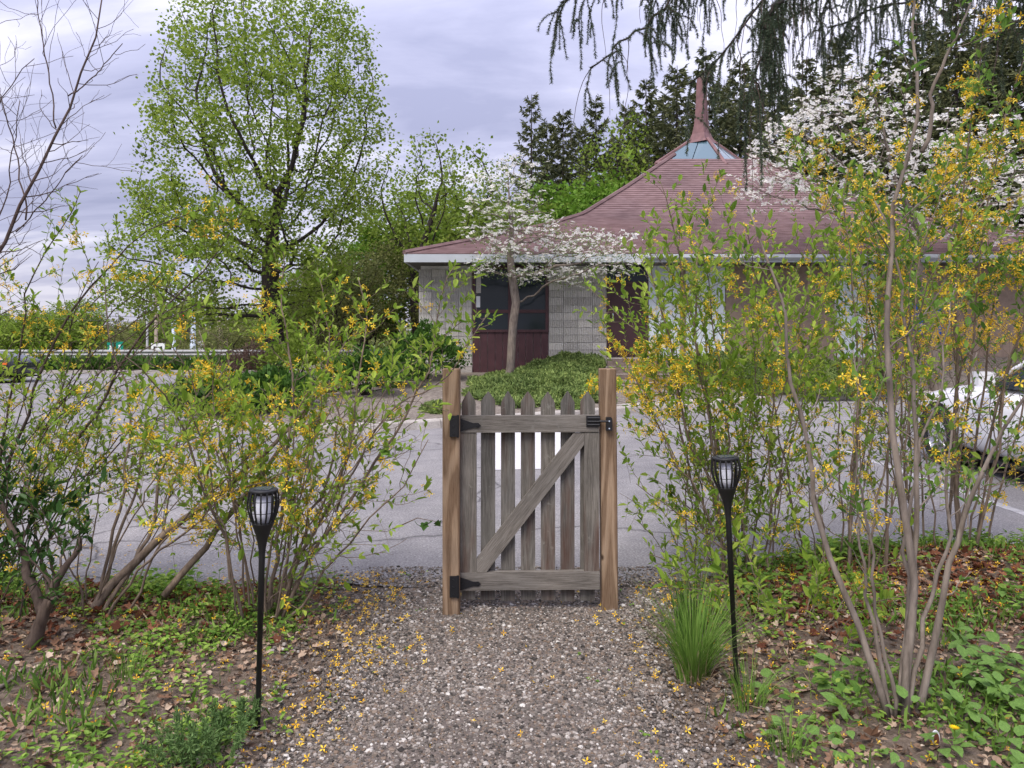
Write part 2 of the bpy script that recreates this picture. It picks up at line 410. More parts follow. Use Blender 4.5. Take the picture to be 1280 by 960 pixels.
# ------------------------------------------------------------------ mesh helpers
class MB:
    def __init__(self):
        self.v = []
        self.f = {}
        self.n = 0

    def add(self, v, f):
        v = np.asarray(v, float).reshape(-1, 3)
        f = np.asarray(f, np.int64)
        self.v.append(v)
        self.f.setdefault(f.shape[1], []).append(f + self.n)
        self.n += len(v)
        return self

    def box(self, lo, hi):
        (a, b, c_), (d, e, g) = lo, hi
        v = [(a, b, c_), (d, b, c_), (d, e, c_), (a, e, c_), (a, b, g), (d, b, g), (d, e, g), (a, e, g)]
        return self.add(v, [(0, 3, 2, 1), (4, 5, 6, 7), (0, 1, 5, 4), (1, 2, 6, 5), (2, 3, 7, 6), (3, 0, 4, 7)])

    def tube(self, pts, rad, n=6, cap=True):
        P = np.asarray(pts, float)
        m_ = len(P)
        if m_ < 2:
            return self
        r = np.broadcast_to(np.asarray(rad, float), (m_,))
        T = np.gradient(P, axis=0)
        T /= np.linalg.norm(T, axis=1, keepdims=True) + 1e-9
        mean = T.mean(0)
        ref = np.eye(3)[np.argmin(np.abs(mean))]
        A = np.cross(T, ref)
        A /= np.linalg.norm(A, axis=1, keepdims=True) + 1e-9
        B = np.cross(T, A)
        th = np.arange(n) * 2 * np.pi / n
        V = P[:, None] + r[:, None, None] * (np.cos(th)[None, :, None] * A[:, None] + np.sin(th)[None, :, None] * B[:, None])
        i = np.arange(m_ - 1)[:, None] * n
        j = np.arange(n)[None]
        k = (j + 1) % n
        F = np.stack([i + j, i + k, i + n + k, i + n + j], -1).reshape(-1, 4)
        base = self.n
        self.add(V.reshape(-1, 3), F)
        if cap and n > 3:
            self.f.setdefault(n, []).append(np.array([np.arange(n)[::-1] + base, np.arange(n) + base + (m_ - 1) * n]))
        return self

    def lathe(self, prof, n=20, center=(0, 0, 0)):
        prof = np.asarray(prof, float)
        th = np.arange(n) * 2 * np.pi / n
        V = np.stack([prof[:, 0][:, None] * np.cos(th), prof[:, 0][:, None] * np.sin(th), np.repeat(prof[:, 1][:, None], n, 1)], -1) + np.asarray(center)
        m_ = len(prof)
        i = np.arange(m_ - 1)[:, None] * n
        j = np.arange(n)[None]
        k = (j + 1) % n
        return self.add(V.reshape(-1, 3), np.stack([i + j, i + k, i + n + k, i + n + j], -1).reshape(-1, 4))

    def prism(self, poly, y0, y1):
        """poly in XZ, extruded along Y"""
        n = len(poly)
        v = [(x, y0, z) for x, z in poly] + [(x, y1, z) for x, z in poly]
        b = self.n
        self.add(v, [(i, (i + 1) % n, n + (i + 1) % n, n + i) for i in range(n)])
        self.f.setdefault(n, []).append(np.array([np.arange(n)[::-1] + b, np.arange(n) + b + n]))
        return self

    def scatter(self, tv, tf, pos, axes, scale):
        """tv,(a,3) template, axes (N,3,3) rows = x,y,z axes, scale (N,) or (N,3)"""
        pos = np.asarray(pos, float)
        N = len(pos)
        if N == 0:
            return self
        s = np.asarray(scale, float)
        if s.ndim == 1:
            s = np.repeat(s[:, None], 3, 1)
        tv = np.asarray(tv, float)
        loc = tv[None] * s[:, None, :]
        V = pos[:, None] + np.einsum('nak,nkj->naj', loc, axes)
        tf = np.asarray(tf, np.int64)
        F = tf[None] + (np.arange(N) * len(tv))[:, None, None]
        return self.add(V.reshape(-1, 3), F.reshape(-1, tf.shape[1]))

    def mesh(self, name, smooth=False):
        me = bpy.data.meshes.new(name)
        V = np.concatenate(self.v) if self.v else np.zeros((0, 3))
        me.vertices.add(len(V))
        me.vertices.foreach_set('co', V.astype(np.float32).ravel())
        loops, starts, tot = [], [], 0
        for k, fl in self.f.items():
            a = np.concatenate(fl)
            loops.append(a.ravel())
            starts.append(tot + np.arange(len(a)) * k)
            tot += a.size
        if loops:
            L = np.concatenate(loops)
            S = np.concatenate(starts)
            me.loops.add(len(L))
            me.loops.foreach_set('vertex_index', L.astype(np.int32))
            me.polygons.add(len(S))
            me.polygons.foreach_set('loop_start', S.astype(np.int32))
            me.update(calc_edges=True)
            me.polygons.foreach_set('use_smooth', np.full(len(S), bool(smooth)))
        me.validate()
        return me

    def build(self, name, mat, parent=None, smooth=False, **props):
        return link(name, self.mesh(name, smooth), mat, parent, **props)


def link(name, me, mat, parent=None, loc=None, **props):
    o = bpy.data.objects.new(name, me)
    if mat is not None and not me.materials:
        me.materials.append(MAT[mat])
    COL.objects.link(o)
    if parent is not None:
        o.parent = parent
    if loc is not None:
        o.location = loc
    for k, v in props.items():
        o[k] = v
    return o


def thing(name, label, cat, loc=(0, 0, 0), rz=0.0, group=None):
    o = bpy.data.objects.new(name, None)
    COL.objects.link(o)
    o.empty_display_size = 0.1
    o.location = loc
    o.rotation_euler = (0, 0, rz)
    tag(o, label, cat, group)
    return o


def tag(o, label, cat, group=None):
    o['label'] = label
    o['category'] = cat
    if group:
        o['group'] = group
    return o


def copy_tree(o, parent=None):
    c_ = o.copy()
    COL.objects.link(c_)
    if parent is not None:
        c_.parent = parent
    for ch in o.children:
        copy_tree(ch, c_)
    return c_


def norm(a):
    return a / (np.linalg.norm(a, axis=-1, keepdims=True) + 1e-9)


def frames(d, nrm):
    """rows x,y,z: y along d, z near nrm"""
    y = norm(d)
    x = norm(np.cross(y, nrm))
    z = np.cross(x, y)
    return np.stack([x, y, z], 1)


def rand_dirs(n, up=0.0, r=rng):
    v = r.normal(size=(n, 3))
    v = norm(v)
    v[:, 2] += up
    return norm(v)


LEAF_V = [(0, 0, 0), (0.5, 0.35, 0.10), (0.38, 0.72, 0.07), (0, 1, -0.06), (-0.38, 0.72, 0.07), (-0.5, 0.35, 0.10)]
LEAF_F = [(0, 1, 2, 3), (0, 3, 4, 5)]
DIA_V = [(0, 0, 0), (0.5, 0.5, 0.1), (0, 1, -0.05), (-0.5, 0.5, 0.1)]
DIA_F = [(0, 1, 2), (0, 2, 3)]


def petals(n=4, w=0.36, droop=0.25):
    v, f = [], []
    for k in range(n):
        a = k * 2 * math.pi / n
        ca, sa = math.cos(a), math.sin(a)
        b = len(v)
        for (x, y, z) in ((0, 0.05, 0), (w / 2, 0.55, droop * 0.6), (0, 1, droop), (-w / 2, 0.55, droop * 0.6)):
            v.append((x * ca - y * sa, x * sa + y * ca, z))
        f.append((b, b + 1, b + 2, b + 3))
    # tiny core joins the petals into one island
    b = len(v)
    return v, f


FL_V, FL_F = petals(4, 0.42, 0.35)
DW_V, DW_F = petals(4, 0.8, 0.08)


def leaf_axes(n, up=0.6, spread=1.0, r=rng):
    d = rand_dirs(n, 0.1, r)
    nn = rand_dirs(n, up * 2.2, r)
    return frames(d, nn)


# ------------------------------------------------------------------ space-colonisation trees
def colonise(att, trunk, step, dinf, dkill, iters=160, up=0.12, r=rng, jitter=0.12):
    P = [np.asarray(t, float) for t in trunk]
    par = [-1] + list(range(len(trunk) - 1))
    nch = [1] * (len(trunk) - 1) + [0]
    A = np.asarray(att, float)
    PP = np.array(P)
    D = np.linalg.norm(A[:, None] - PP[None], axis=2)
    near = D.argmin(1)
    dist = D.min(1)
    for _ in range(iters):
        act = dist < dinf
        if not act.any():
            if dist.size == 0:
                break
            act = dist < dist.min() + step
        idx = near[act]
        vec = norm(A[act] - np.array(P)[idx])
        ids, inv = np.unique(idx, return_inverse=True)
        S = np.zeros((len(ids), 3))
        np.add.at(S, inv, vec)
        new_i = []
        for q, nid in enumerate(ids):
            if nch[nid] >= 4:
                continue
            d = S[q] / (np.linalg.norm(S[q]) + 1e-9) + r.normal(size=3) * jitter
            d[2] += up
            d /= np.linalg.norm(d) + 1e-9
            P.append(P[nid] + d * step)
            par.append(int(nid))
            nch.append(0)
            nch[nid] += 1
            new_i.append(len(P) - 1)
        if not new_i:
            break
        NP = np.array([P[i] for i in new_i])
        D = np.linalg.norm(A[:, None] - NP[None], axis=2)
        mi = D.argmin(1)
        md = D.min(1)
        better = md < dist
        near = np.where(better, np.array(new_i)[mi], near)
        dist = np.where(better, md, dist)
        keep = dist > dkill
        A, near, dist = A[keep], near[keep], dist[keep]
        if len(A) == 0:
            break
    return np.array(P), np.array(par)


def pipe_radii(P, par, rtip, rroot, e=2.3):
    n = len(P)
    acc = np.zeros(n)
    rad = np.zeros(n)
    for i in range(n - 1, -1, -1):
        rad[i] = max(rtip ** e, acc[i])
        if par[i] >= 0:
            acc[par[i]] += rad[i]
    rad = rad ** (1 / e)
    mx = rad[0]
    g = max(0.05, math.log(max(rroot, 1e-6) / rtip) / max(1e-6, math.log(mx / rtip))) if mx > rtip * 1.01 else 1
    return rtip * (rad / rtip) ** g


def limb_tubes(P, par, rad, thin=None):
    """returns (thick MB, thin MB): chains as tubes"""
    n = len(P)
    kids = [[] for _ in range(n)]
    for i in range(n):
        if par[i] >= 0:
            kids[par[i]].append(i)
    thick, fine = MB(), MB()
    stack = [(None, 0)]
    while stack:
        pr, s = stack.pop()
        chain = [s]
        cur = s
        while kids[cur]:
            ks = sorted(kids[cur], key=lambda q: -rad[q])
            for o_ in ks[1:]:
                stack.append((cur, o_))
            cur = ks[0]
            chain.append(cur)
        pts = P[chain]
        rr = rad[chain].copy()
        if pr is not None:
            pts = np.vstack([P[pr], pts])
            rr = np.concatenate([[min(rad[pr] * 0.95, rr[0] * 1.15)], rr])
        if len(pts) >= 2:
            rr[-1] *= 0.5
            mx = rr.max()
            tgt = thick if (thin is None or mx > thin) else fine
            tgt.tube(pts, rr, 10 if mx > 0.08 else (6 if mx > 0.025 else (4 if mx > 0.01 else 3)), cap=False)
    return thick, fine


def ellipsoid_pts(n, c_, rr, shell=0.0, r=rng):
    v = norm(r.normal(size=(n, 3)))
    u = r.random(n) ** (1 / 3)
    u = shell + (1 - shell) * u
    return np.asarray(c_) + v * u[:, None] * np.asarray(rr)


# ================================================================== THE SETTING
# --- far ground, reaching the horizon, dropping away behind the car park towards the highway
def far_z(X, Y):
    return -0.06 - 2.1 * sstep(35.5, 41, Y)


mb = MB()
ys = np.array([-60, -20, 0, 20, 32.6, 35, 36, 37, 38, 39, 40, 41, 45, 60, 120, 300, 700, 1600.0])
xs = np.array([-1600, -600, -200, -90, -50, -30, -20, -12, 0, 12, 20, 30, 50, 90, 200, 600, 1600.0])
XX, YY = np.meshgrid(xs, ys)
V = np.stack([XX, YY, far_z(XX, YY)], -1).reshape(-1, 3)
nx = len(xs)
F = [(i * nx + j, i * nx + j + 1, (i + 1) * nx + j + 1, (i + 1) * nx + j) for i in range(len(ys) - 1) for j in range(nx - 1)]
mb.add(V, F).build('ground', 'grass', kind='structure')

# --- car park asphalt
def ye(X):
    return 4.66 + 0.70 * sstep(0.95, 2.4, X) - 0.14 * sstep(-1, -2, X)


mb = MB()
n = 260
ex = np.linspace(-14, 14, n)
ey = ye(ex) + 0.05 * np.sin(ex * 2.3) + 0.04 * np.sin(ex * 5.1 + 1) + rng.normal(size=n) * 0.012
V = np.vstack([np.stack([ex, ey, np.zeros(n)], 1), np.stack([ex * 1.0, np.full(n, 30.1), np.zeros(n)], 1)])
mb.add(V, [(i, i + 1, n + i + 1, n + i) for i in range(n - 1)])
mb.box((-70, 4.6, -0.05), (-14, 30.1, 0.0))
mb.box((14, 5.3, -0.05), (45, 30.1, 0.0))
mb.build('car_park', 'asphalt', kind='structure')


# --- near garden ground with low mounds either side of the path
def path_c(Y):
    return -0.09 + 0.05 * (np.asarray(Y) - 2.6)


def gz(X, Y):
    X = np.asarray(X, float)
    Y = np.asarray(Y, float)
    d = np.abs(X - path_c(Y))
    z = -0.015 + 0.055 * sstep(0.8, 1.7, d) + 0.05 * sstep(1.8, 3.2, d)
    z = z + 0.014 * np.sin(X * 4.1 + Y * 1.7) * sstep(0.7, 1.2, d) + 0.010 * np.sin(X * 9.3 - Y * 7.1) * sstep(0.6, 1.2, d)
    z = z + 0.004 * np.sin(X * 7 + 1) * np.sin(Y * 8)
    # shallow hollow swept by the gate
    z = z - 0.018 * np.exp(-((X - 0.09) / 0.42) ** 2 - ((Y - 4.12) / 0.16) ** 2)
    e_ = ye(X)
    z = z * (1 - 0.8 * sstep(e_ - 0.35, e_ + 0.05, Y)) - 0.012 * sstep(e_ - 0.28, e_ + 0.03, Y) - 0.03 * sstep(e_ + 0.12, e_ + 0.3, Y)
    return z


def gnorm(pts):
    e = 0.02
    dx = (gz(pts[:, 0] + e, pts[:, 1]) - gz(pts[:, 0] - e, pts[:, 1])) / (2 * e)
    dy = (gz(pts[:, 0], pts[:, 1] + e) - gz(pts[:, 0], pts[:, 1] - e)) / (2 * e)
    return norm(np.stack([-dx, -dy, np.ones(len(pts))], 1))


gx = np.concatenate([np.linspace(-14, -4.4, 25)[:-1], np.linspace(-4.4, 4.4, 150), np.linspace(4.4, 14, 25)[1:]])
gy = np.concatenate([np.linspace(-8, 1.6, 20)[:-1], np.linspace(1.6, 5.9, 95)])
XX, YY = np.meshgrid(gx, gy)
V = np.stack([XX, YY, gz(XX, YY) + rng.normal(size=XX.shape) * 0.004], -1).reshape(-1, 3)
nx = len(gx)
I, J = np.meshgrid(np.arange(len(gy) - 1), np.arange(nx - 1), indexing='ij')
F = np.stack([I * nx + J, I * nx + J + 1, (I + 1) * nx + J + 1, (I + 1) * nx + J], -1).reshape(-1, 4)
MB().add(V, F).build('garden_soil', 'soil', smooth=True, kind='structure')

# --- gravel path bed with pebbles
py_ = np.linspace(-2.0, 4.80, 130)
cols = 22
V = []
for Y in py_:
    w = 0.72 + 0.05 * math.sin(Y * 3.1) + 0.04 * math.sin(Y * 7.7) + 0.22 * sstep(4.0, 4.7, Y) + 0.1 * sstep(3.2, 2.2, Y)
    for q in range(cols):
        u = q / (cols - 1) * 2 - 1
        x = path_c(Y) + u * w
        V.append((x, Y, float(gz(x, Y)) + 0.010 - 0.010 * abs(u) ** 6))
F = [(i * cols + j, i * cols + j + 1, (i + 1) * cols + j + 1, (i + 1) * cols + j) for i in range(len(py_) - 1) for j in range(cols - 1)]
MB().add(V, F).build('gravel_path', 'path', smooth=True, kind='structure')

ICO_T = (1 + 5 ** 0.5) / 2
ICO_V = norm(np.array([(-1, ICO_T, 0), (1, ICO_T, 0), (-1, -ICO_T, 0), (1, -ICO_T, 0), (0, -1, ICO_T), (0, 1, ICO_T), (0, -1, -ICO_T), (0, 1, -ICO_T),
                       (ICO_T, 0, -1), (ICO_T, 0, 1), (-ICO_T, 0, -1), (-ICO_T, 0, 1)], float))
ICO_F = [(0, 11, 5), (0, 5, 1), (0, 1, 7), (0, 7, 10), (0, 10, 11), (1, 5, 9), (5, 11, 4), (11, 10, 2), (10, 7, 6), (7, 1, 8),
         (3, 9, 4), (3, 4, 2), (3, 2, 6), (3, 6, 8), (3, 8, 9), (4, 9, 5), (2, 4, 11), (6, 2, 10), (8, 6, 7), (9, 8, 1)]
N = 55000
Yp = 2.35 + (4.98 - 2.35) * rng.random(N)
Yp = np.where((Yp > 4.75) & (rng.random(N) < 0.6), Yp - 1.5, Yp)
u = rng.normal(size=N) * 0.62
keep = np.abs(u) < 1.5
u, Yp = u[keep], Yp[keep]
u = np.where(np.abs(u) > 1.0, u, rng.uniform(-1, 1, len(u)))
Xp = path_c(Yp) + u * (0.72 + 0.2 * sstep(4.0, 4.7, Yp) + 0.1 * sstep(3.2, 2.2, Yp))
sz = np.exp(rng.normal(size=len(Xp)) * 0.42) * 0.0044
sz = np.clip(sz, 0.0022, 0.0125)
pos = np.stack([Xp, Yp, np.where(Yp > ye(Xp) - 0.08, np.maximum(gz(Xp, Yp) + 0.010, 0.002), gz(Xp, Yp) + 0.010) + sz * 0.15], 1)
ax = frames(rand_dirs(len(pos)), rand_dirs(len(pos)))
scl = sz[:, None] * np.stack([rng.uniform(0.8, 1.35, len(pos)), rng.uniform(0.8, 1.35, len(pos)), rng.uniform(0.5, 0.8, len(pos))], 1)
mbp = MB()
for q in range(4):   # four differently dented stones
    an5 = np.arange(5) * 2 * np.pi / 5 + rng.random()
    tv = np.concatenate([np.stack([np.cos(an5), np.sin(an5), np.full(5, -0.5)], 1), np.stack([np.cos(an5 + 0.3) * 0.82, np.sin(an5 + 0.3) * 0.82, np.full(5, 0.45)], 1), [(0.1, 0.05, 0.95)]])
    tv *= 1 + rng.uniform(-0.22, 0.2, (11, 1))
    tq = [(k, (k + 1) % 5, 5 + (k + 1) % 5) for k in range(5)] + [(k, 5 + (k + 1) % 5, 5 + k) for k in range(5)] + [(5 + k, 5 + (k + 1) % 5, 10) for k in range(5)]
    sl = slice(q, None, 4)
    yawn = frames(np.stack([np.cos(a := rng.random(len(pos[sl])) * 6.28), np.sin(a), np.zeros_like(a)], 1), norm(np.stack([rng.normal(size=len(a)) * 0.3, rng.normal(size=len(a)) * 0.3, np.ones(len(a))], 1)))
    mbp.scatter(tv, tq, pos[sl], yawn, scl[sl])
mbp.build('gravel', 'pebble', kind='stuff', label='loose grey and brown pebbles covering the path')

# --- kerb and planting bed in front of the pavilion
K = np.array([(-9.2, 40), (-9.0, 34), (-8.6, 30), (-8.0, 26), (-7.1, 21), (-6.5, 17), (-6.0, 14.2), (-5.6, 13.0), (-4.9, 12.15), (-3.75, 11.65), (-2.42, 11.63), (-1.41, 12.3),
              (-0.2, 13.05), (1.0, 13.85), (2.12, 14.56), (3.2, 15.5), (4.5, 16.6), (6.5, 17.6), (8.9, 18.4), (12, 18.9), (18, 19.1), (30, 19.2)], float)
# densify
t = np.concatenate([[0], np.cumsum(np.linalg.norm(np.diff(K, axis=0), axis=1))])
ss = np.arange(0, t[-1], 0.5)
Kd = np.stack([np.interp(ss, t, K[:, 0]), np.interp(ss, t, K[:, 1])], 1)
for _ in range(3):
    Kd[1:-1] = (Kd[:-2] + 2 * Kd[1:-1] + Kd[2:]) / 4
tan = norm(np.gradient(Kd, axis=0))
nin = np.stack([-tan[:, 1], tan[:, 0]], 1)          # to the inner (planted) side
side_sel = Kd[:, 1] > 13.0


def inner_target(p_):
    x, y = p_
    if y > 20.4 and x < -2:
        return np.array((-2.62, y))
    if x < -2.62:
        f = (y - 11.6) / (20.4 - 11.6)
        return np.array((-2.62, 16.5 + 3.9 * f + 0.0)) if y > 13.5 else np.array((-2.62 + 0.3 * (x + 2.62) * 0, 20.4))
    return np.array((x, 20.45))


def bed_height(x):
    return 0.40 + 0.40 * sstep(-0.5, 2.6, x)


rows = 14
V = []
for s_, p_ in enumerate(Kd):
    q0 = p_ + nin[s_] * 0.14
    tgt = inner_target(p_)
    for k in range(rows):
        f = k / (rows - 1)
        xy = q0 * (1 - f) + tgt * f
        z = 0.11 + f ** 0.9 * bed_height(tgt[0]) + 0.03 * math.sin(xy[0] * 2.1) * math.sin(xy[1] * 1.7) * min(1, 4 * f) * (1 - f)
        V.append((xy[0], xy[1], z))
F = [(i * rows + j, (i + 1) * rows + j, (i + 1) * rows + j + 1, i * rows + j + 1) for i in range(len(Kd) - 1) for j in range(rows - 1)]
MB().add(V, F).build('planting_bed', 'mulch', smooth=True, kind='structure')
BEDV = np.array(V)


def bedz(x, y):
    d = (BEDV[:, 0] - x) ** 2 + (BEDV[:, 1] - y) ** 2
    i = np.argsort(d)[:4]
    w_ = 1 / (d[i] + 1e-4)
    return float((BEDV[i, 2] * w_).sum() / w_.sum())


kerb = bpy.data.objects.new('kerb', None)
COL.objects.link(kerb)
kerb['kind'] = 'structure'
per = 5
prof = [(-0.02, -0.06), (0.0, 0.11), (0.02, 0.135), (0.15, 0.14), (0.16, -0.06)]
for b in range(0, len(Kd) - 1, per):
    seg = range(b, min(b + per, len(Kd) - 1) + 1)
    pts = []
    for q, s_ in enumerate(seg):
        base = Kd[s_].copy()
        if q == 0:
            base += tan[s_] * 0.006
        if q == len(seg) - 1:
            base -= tan[s_] * 0.006
        for (dx, dz) in prof:
            pts.append((*(base + nin[s_] * dx), dz))
    L = len(prof)
    mbk = MB()
    mbk.add(pts, [(i * L + j, i * L + (j + 1) % L, (i + 1) * L + (j + 1) % L, (i + 1) * L + j) for i in range(len(seg) - 1) for j in range(L)])
    mbk.f.setdefault(L, []).append(np.array([np.arange(L)[::-1], np.arange(L) + (len(seg) - 1) * L]))
    mbk.build('kerb_stone', 'concrete', kerb)

# far kerb and verge at the back of the car park
fk = bpy.data.objects.new('far_kerb', None)
COL.objects.link(fk)
fk['kind'] = 'structure'
for k in range(16):
    x0 = -8.7 - (k + 1) * 2.4
    MB().box((x0 + 0.012, 30.0, -0.05), (x0 + 2.39, 30.18, 0.13)).build('kerb_stone', 'concrete', fk)
mb = MB()
mb.add([(-70, 30.18, 0.10), (-8.7, 30.18, 0.10), (-8.7, 35.6, 0.12), (-70, 35.6, 0.12)], [(0, 1, 2, 3)]).build('verge', 'grass', kind='structure')

# flat white patch on the asphalt seen through the pickets; bay lines by the car
a0, a1, b1, b0 = Gp(612, 588), Gp(706, 586), Gp(703, 533), Gp(616, 534)
mk = MB().add([(*a0[:2], 0.005), (*a1[:2], 0.005), (*b1[:2], 0.005), (*b0[:2], 0.005)], [(0, 1, 2, 3)])
mk.build('white_patch', 'white', label='flat white patch on the asphalt seen through the pickets', category='road marking')
for q, (xx_, y0_, y1_) in enumerate([(4.25, 5.6, 10.2), (7.6, 5.6, 10.2)]):
    MB().box((xx_, y0_, -0.02), (xx_ + 0.1, y1_, 0.0045)).build('bay_line', 'wornwhite', label=('faded white bay line beside the white car, nearer the gate' if q == 0 else 'faded white bay line on the far flank of the white car'), category='road marking')

# ================================================================== PAVILION
FY = 20.5


def fx(px):
    return (px - 640) / FPX * FY


def fz(py):
    return CAMH + (HOR - py) / FPX * FY


bld = thing('pavilion', 'low pavilion with swooping maroon shingle roof, ribbed block walls and spire', 'building', (7.31, 29.66, 0.5))
BO = np.array((7.31, 29.66, 0.5))


def bpart(mbx, name, mat, parent=None, smooth=False, **k):
    mbx.v = [v_ - BO for v_ in mbx.v] if parent is None or parent is bld else [v_ - BO for v_ in mbx.v]
    return mbx.build(name, mat, parent or bld, smooth, **k)


HW = 10.06
# core walls behind everything
core = bpart(MB().box((-2.45, FY + 0.12, 0.2), (17.1, 39.4, 3.36)), 'wall', 'mortar')
# foundation course
bpart(MB().box((-2.5, FY + 0.03, 0.2), (fx(590), FY + 0.119, 0.66)), 'foundation', 'concrete')
bpart(MB().box((fx(686), FY + 0.03, 0.2), (fx(759), FY + 0.119, 0.9)), 'foundation', 'concrete')
# ribbed blocks
bw, bh = 0.40, 0.2
ribs = 8
pv, pf = [], []
edge = []
for k in range(ribs):
    x0 = (k / ribs - 0.5) * (bw - 0.012)
    dx = (bw - 0.012) / ribs
    edge += [(x0 + dx * 0.05, 0.0), (x0 + dx * 0.22, -0.022), (x0 + dx * 0.62, -0.022), (x0 + dx * 0.80, 0.0)]
edge = [(-0.5 * (bw - 0.012), 0.03)] + edge + [(0.5 * (bw - 0.012), 0.0), (0.5 * (bw - 0.012), 0.03)]
ne = len(edge)
for z in (-(bh - 0.012) / 2, (bh - 0.012) / 2):
    pv += [(x, y, z) for x, y in edge]
pf = [(i, i + 1, ne + i + 1, ne + i) for i in range(ne - 1)]
blk = MB().add(pv, pf)
blk.f[ne] = [np.array([np.arange(ne) + ne])]
blk_me = blk.mesh('block')
blk_me.materials.append(MAT['block'])
for (xa, xb, z0) in ((-2.5, fx(590) - 0.002, 0.665), (fx(686) + 0.002, fx(759), 0.905)):
    cnum = 4
    w = (xb - xa) / cnum
    z = z0 + bh / 2
    r_ = 0
    while z < 3.36:
        offx = 0
        for q in range(cnum):
            o = link('block', blk_me, None, bld, (xa + w * (q + 0.5) - BO[0], FY + 0.088 + random.uniform(-0.003, 0.003) - BO[1], z - BO[2]))
            o.scale = (w / bw, 1, 1)
        z += bh
        r_ += 1

# window unit
wx0, wx1 = fx(590), fx(686)
wm = fx(637.5)
zs, zb, zt = fz(412), fz(389), 3.36
wu = bpart(MB().box((wx0 + 0.002, FY + 0.06, zt - 0.10), (wx1 - 0.002, FY + 0.18, zt)), 'window', 'maroon')
for (xa, xb) in ((wx0 + 0.003, wx0 + 0.085), (wm - 0.05, wm + 0.05), (wx1 - 0.085, wx1 - 0.003)):
    bpart(MB().box((xa, FY + 0.05, zs), (xb, FY + 0.2, zt - 0.10)), 'frame', 'maroon', wu)
for (xa, xb) in ((wx0 + 0.085, wm - 0.05), (wm + 0.05, wx1 - 0.085)):
    bpart(MB().box((xa, FY + 0.055, zb - 0.045), (xb, FY + 0.195, zb + 0.045)), 'frame', 'maroon', wu)
    bpart(MB().box((xa, FY + 0.085, zb + 0.045), (xb, FY + 0.115, zt - 0.10)), 'pane', 'glass', wu)
    bpart(MB().box((xa, FY + 0.085, zs + 0.001), (xb, FY + 0.115, zb - 0.045)), 'pane', 'glass', wu)
bpart(MB().box((wx0 + 0.003, FY + 0.03, zs - 0.07), (wx1 - 0.003, FY + 0.2, zs)), 'sill', 'maroon', wu)
bpart(MB().box((fx(595), FY + 0.078, fz(384)), (fx(600), FY + 0.084, fz(370))), 'notice', 'signwhite', wu)
bpart(MB().box((fx(595), FY + 0.079, fz(366)), (fx(601), FY + 0.084, fz(340))), 'blind', 'block', wu)
nb = 10
for k in range(nb):
    xa = wx0 + 0.004 + (wx1 - wx0 - 0.008) * k / nb
    xb = wx0 + 0.004 + (wx1 - wx0 - 0.008) * (k + 1) / nb
    bpart(MB().box((xa + 0.006, FY + 0.07 + random.uniform(-0.003, 0.003), 0.45), (xb - 0.006, FY + 0.119, zs - 0.071)), 'board', 'maroon')

# entrance: door, transom, jambs
dx0, dx1 = fx(759) + 0.003, fx(811)
bpart(MB().box((dx0, FY + 0.05, 2.93), (dx1, FY + 0.119, 3.36)), 'transom', 'glass')
dr = bpart(MB().box((dx0 + 0.08, FY + 0.06, 0.93), (dx1 - 0.08, FY + 0.117, 2.85)), 'door', 'maroon_door')
bpart(MB().box((dx0 + 0.14, FY + 0.02, 1.88), (dx0 + 0.17, FY + 0.059, 2.08)), 'handle', 'galv', dr)
for (xa, xb, za, zb_) in ((dx0, dx0 + 0.078, 0.9, 2.93), (dx1 - 0.078, dx1, 0.9, 2.93), (dx0 + 0.079, dx1 - 0.079, 2.853, 2.929)):
    bpart(MB().box((xa, FY + 0.03, za), (xb, FY + 0.118, zb_)), 'door_frame', 'maroon')
# pale boarded panels, posts and tan wall further along
x = fx(811) + 0.004
while x < fx(905):
    if abs(x - fx(850)) < 0.14:
        bpart(MB().box((x, FY + 0.01, 0.5), (x + 0.13, FY + 0.118, 3.36)), 'post', 'tanwall')
        x += 0.134
        continue
    bpart(MB().box((x, FY + 0.06, 0.9), (x + 0.205, FY + 0.118, 3.36)), 'panel', 'palepanel')
    x += 0.213
xs_ = x
bpart(MB().box((xs_ + 0.01, FY + 0.05, 0.5), (fx(1044), FY + 0.119, 3.36)), 'wall_panel', 'tanwall')
x = fx(1048)
while x < fx(1088):
    bpart(MB().box((x, FY + 0.06, 0.9), (x + 0.205, FY + 0.118, 3.36)), 'panel', 'palepanel')
    x += 0.213
bpart(MB().box((x + 0.01, FY + 0.05, 0.5), (17.0, FY + 0.119, 3.36)), 'wall_panel', 'tanwall')

# roof: stepped shingle courses on four swept faces
prof_t = np.array([0.0, 0.1835, 0.39, 0.5, 0.66, 0.852, 1.0])
prof_z = np.array([3.575, 4.17, 4.88, 5.36, 6.52, 8.0, 9.15])
CX, CY = 7.31, 29.66


def roof_z(t_):
    return np.interp(t_, prof_t, prof_z)


mbr = MB()
tt = np.linspace(0, 0.845, 66)
crn = np.array([(-1, -1), (1, -1), (1, 1), (-1, 1)], float)


def ring(t_, z):
    h = HW * (1 - t_)
    return [(CX + a * h, CY + b * h, z) for a, b in crn]


for k in range(len(tt) - 1):
    z0, z1 = roof_z(tt[k]), roof_z(tt[k + 1])
    v0 = ring(tt[k] - 0.0012, z0 + 0.0)
    v1 = ring(tt[k] - 0.0012, z0 + 0.018)
    v2 = ring(tt[k + 1], z1 + 0.002)
    f_ = []
    for a in range(4):
        b = (a + 1) % 4
        f_ += [(a, b, 4 + b, 4 + a), (4 + a, 4 + b, 8 + b, 8 + a)]
    mbr.add(v0 + v1 + v2, f_)
roof = bpart(mbr, 'roof', 'shingle')
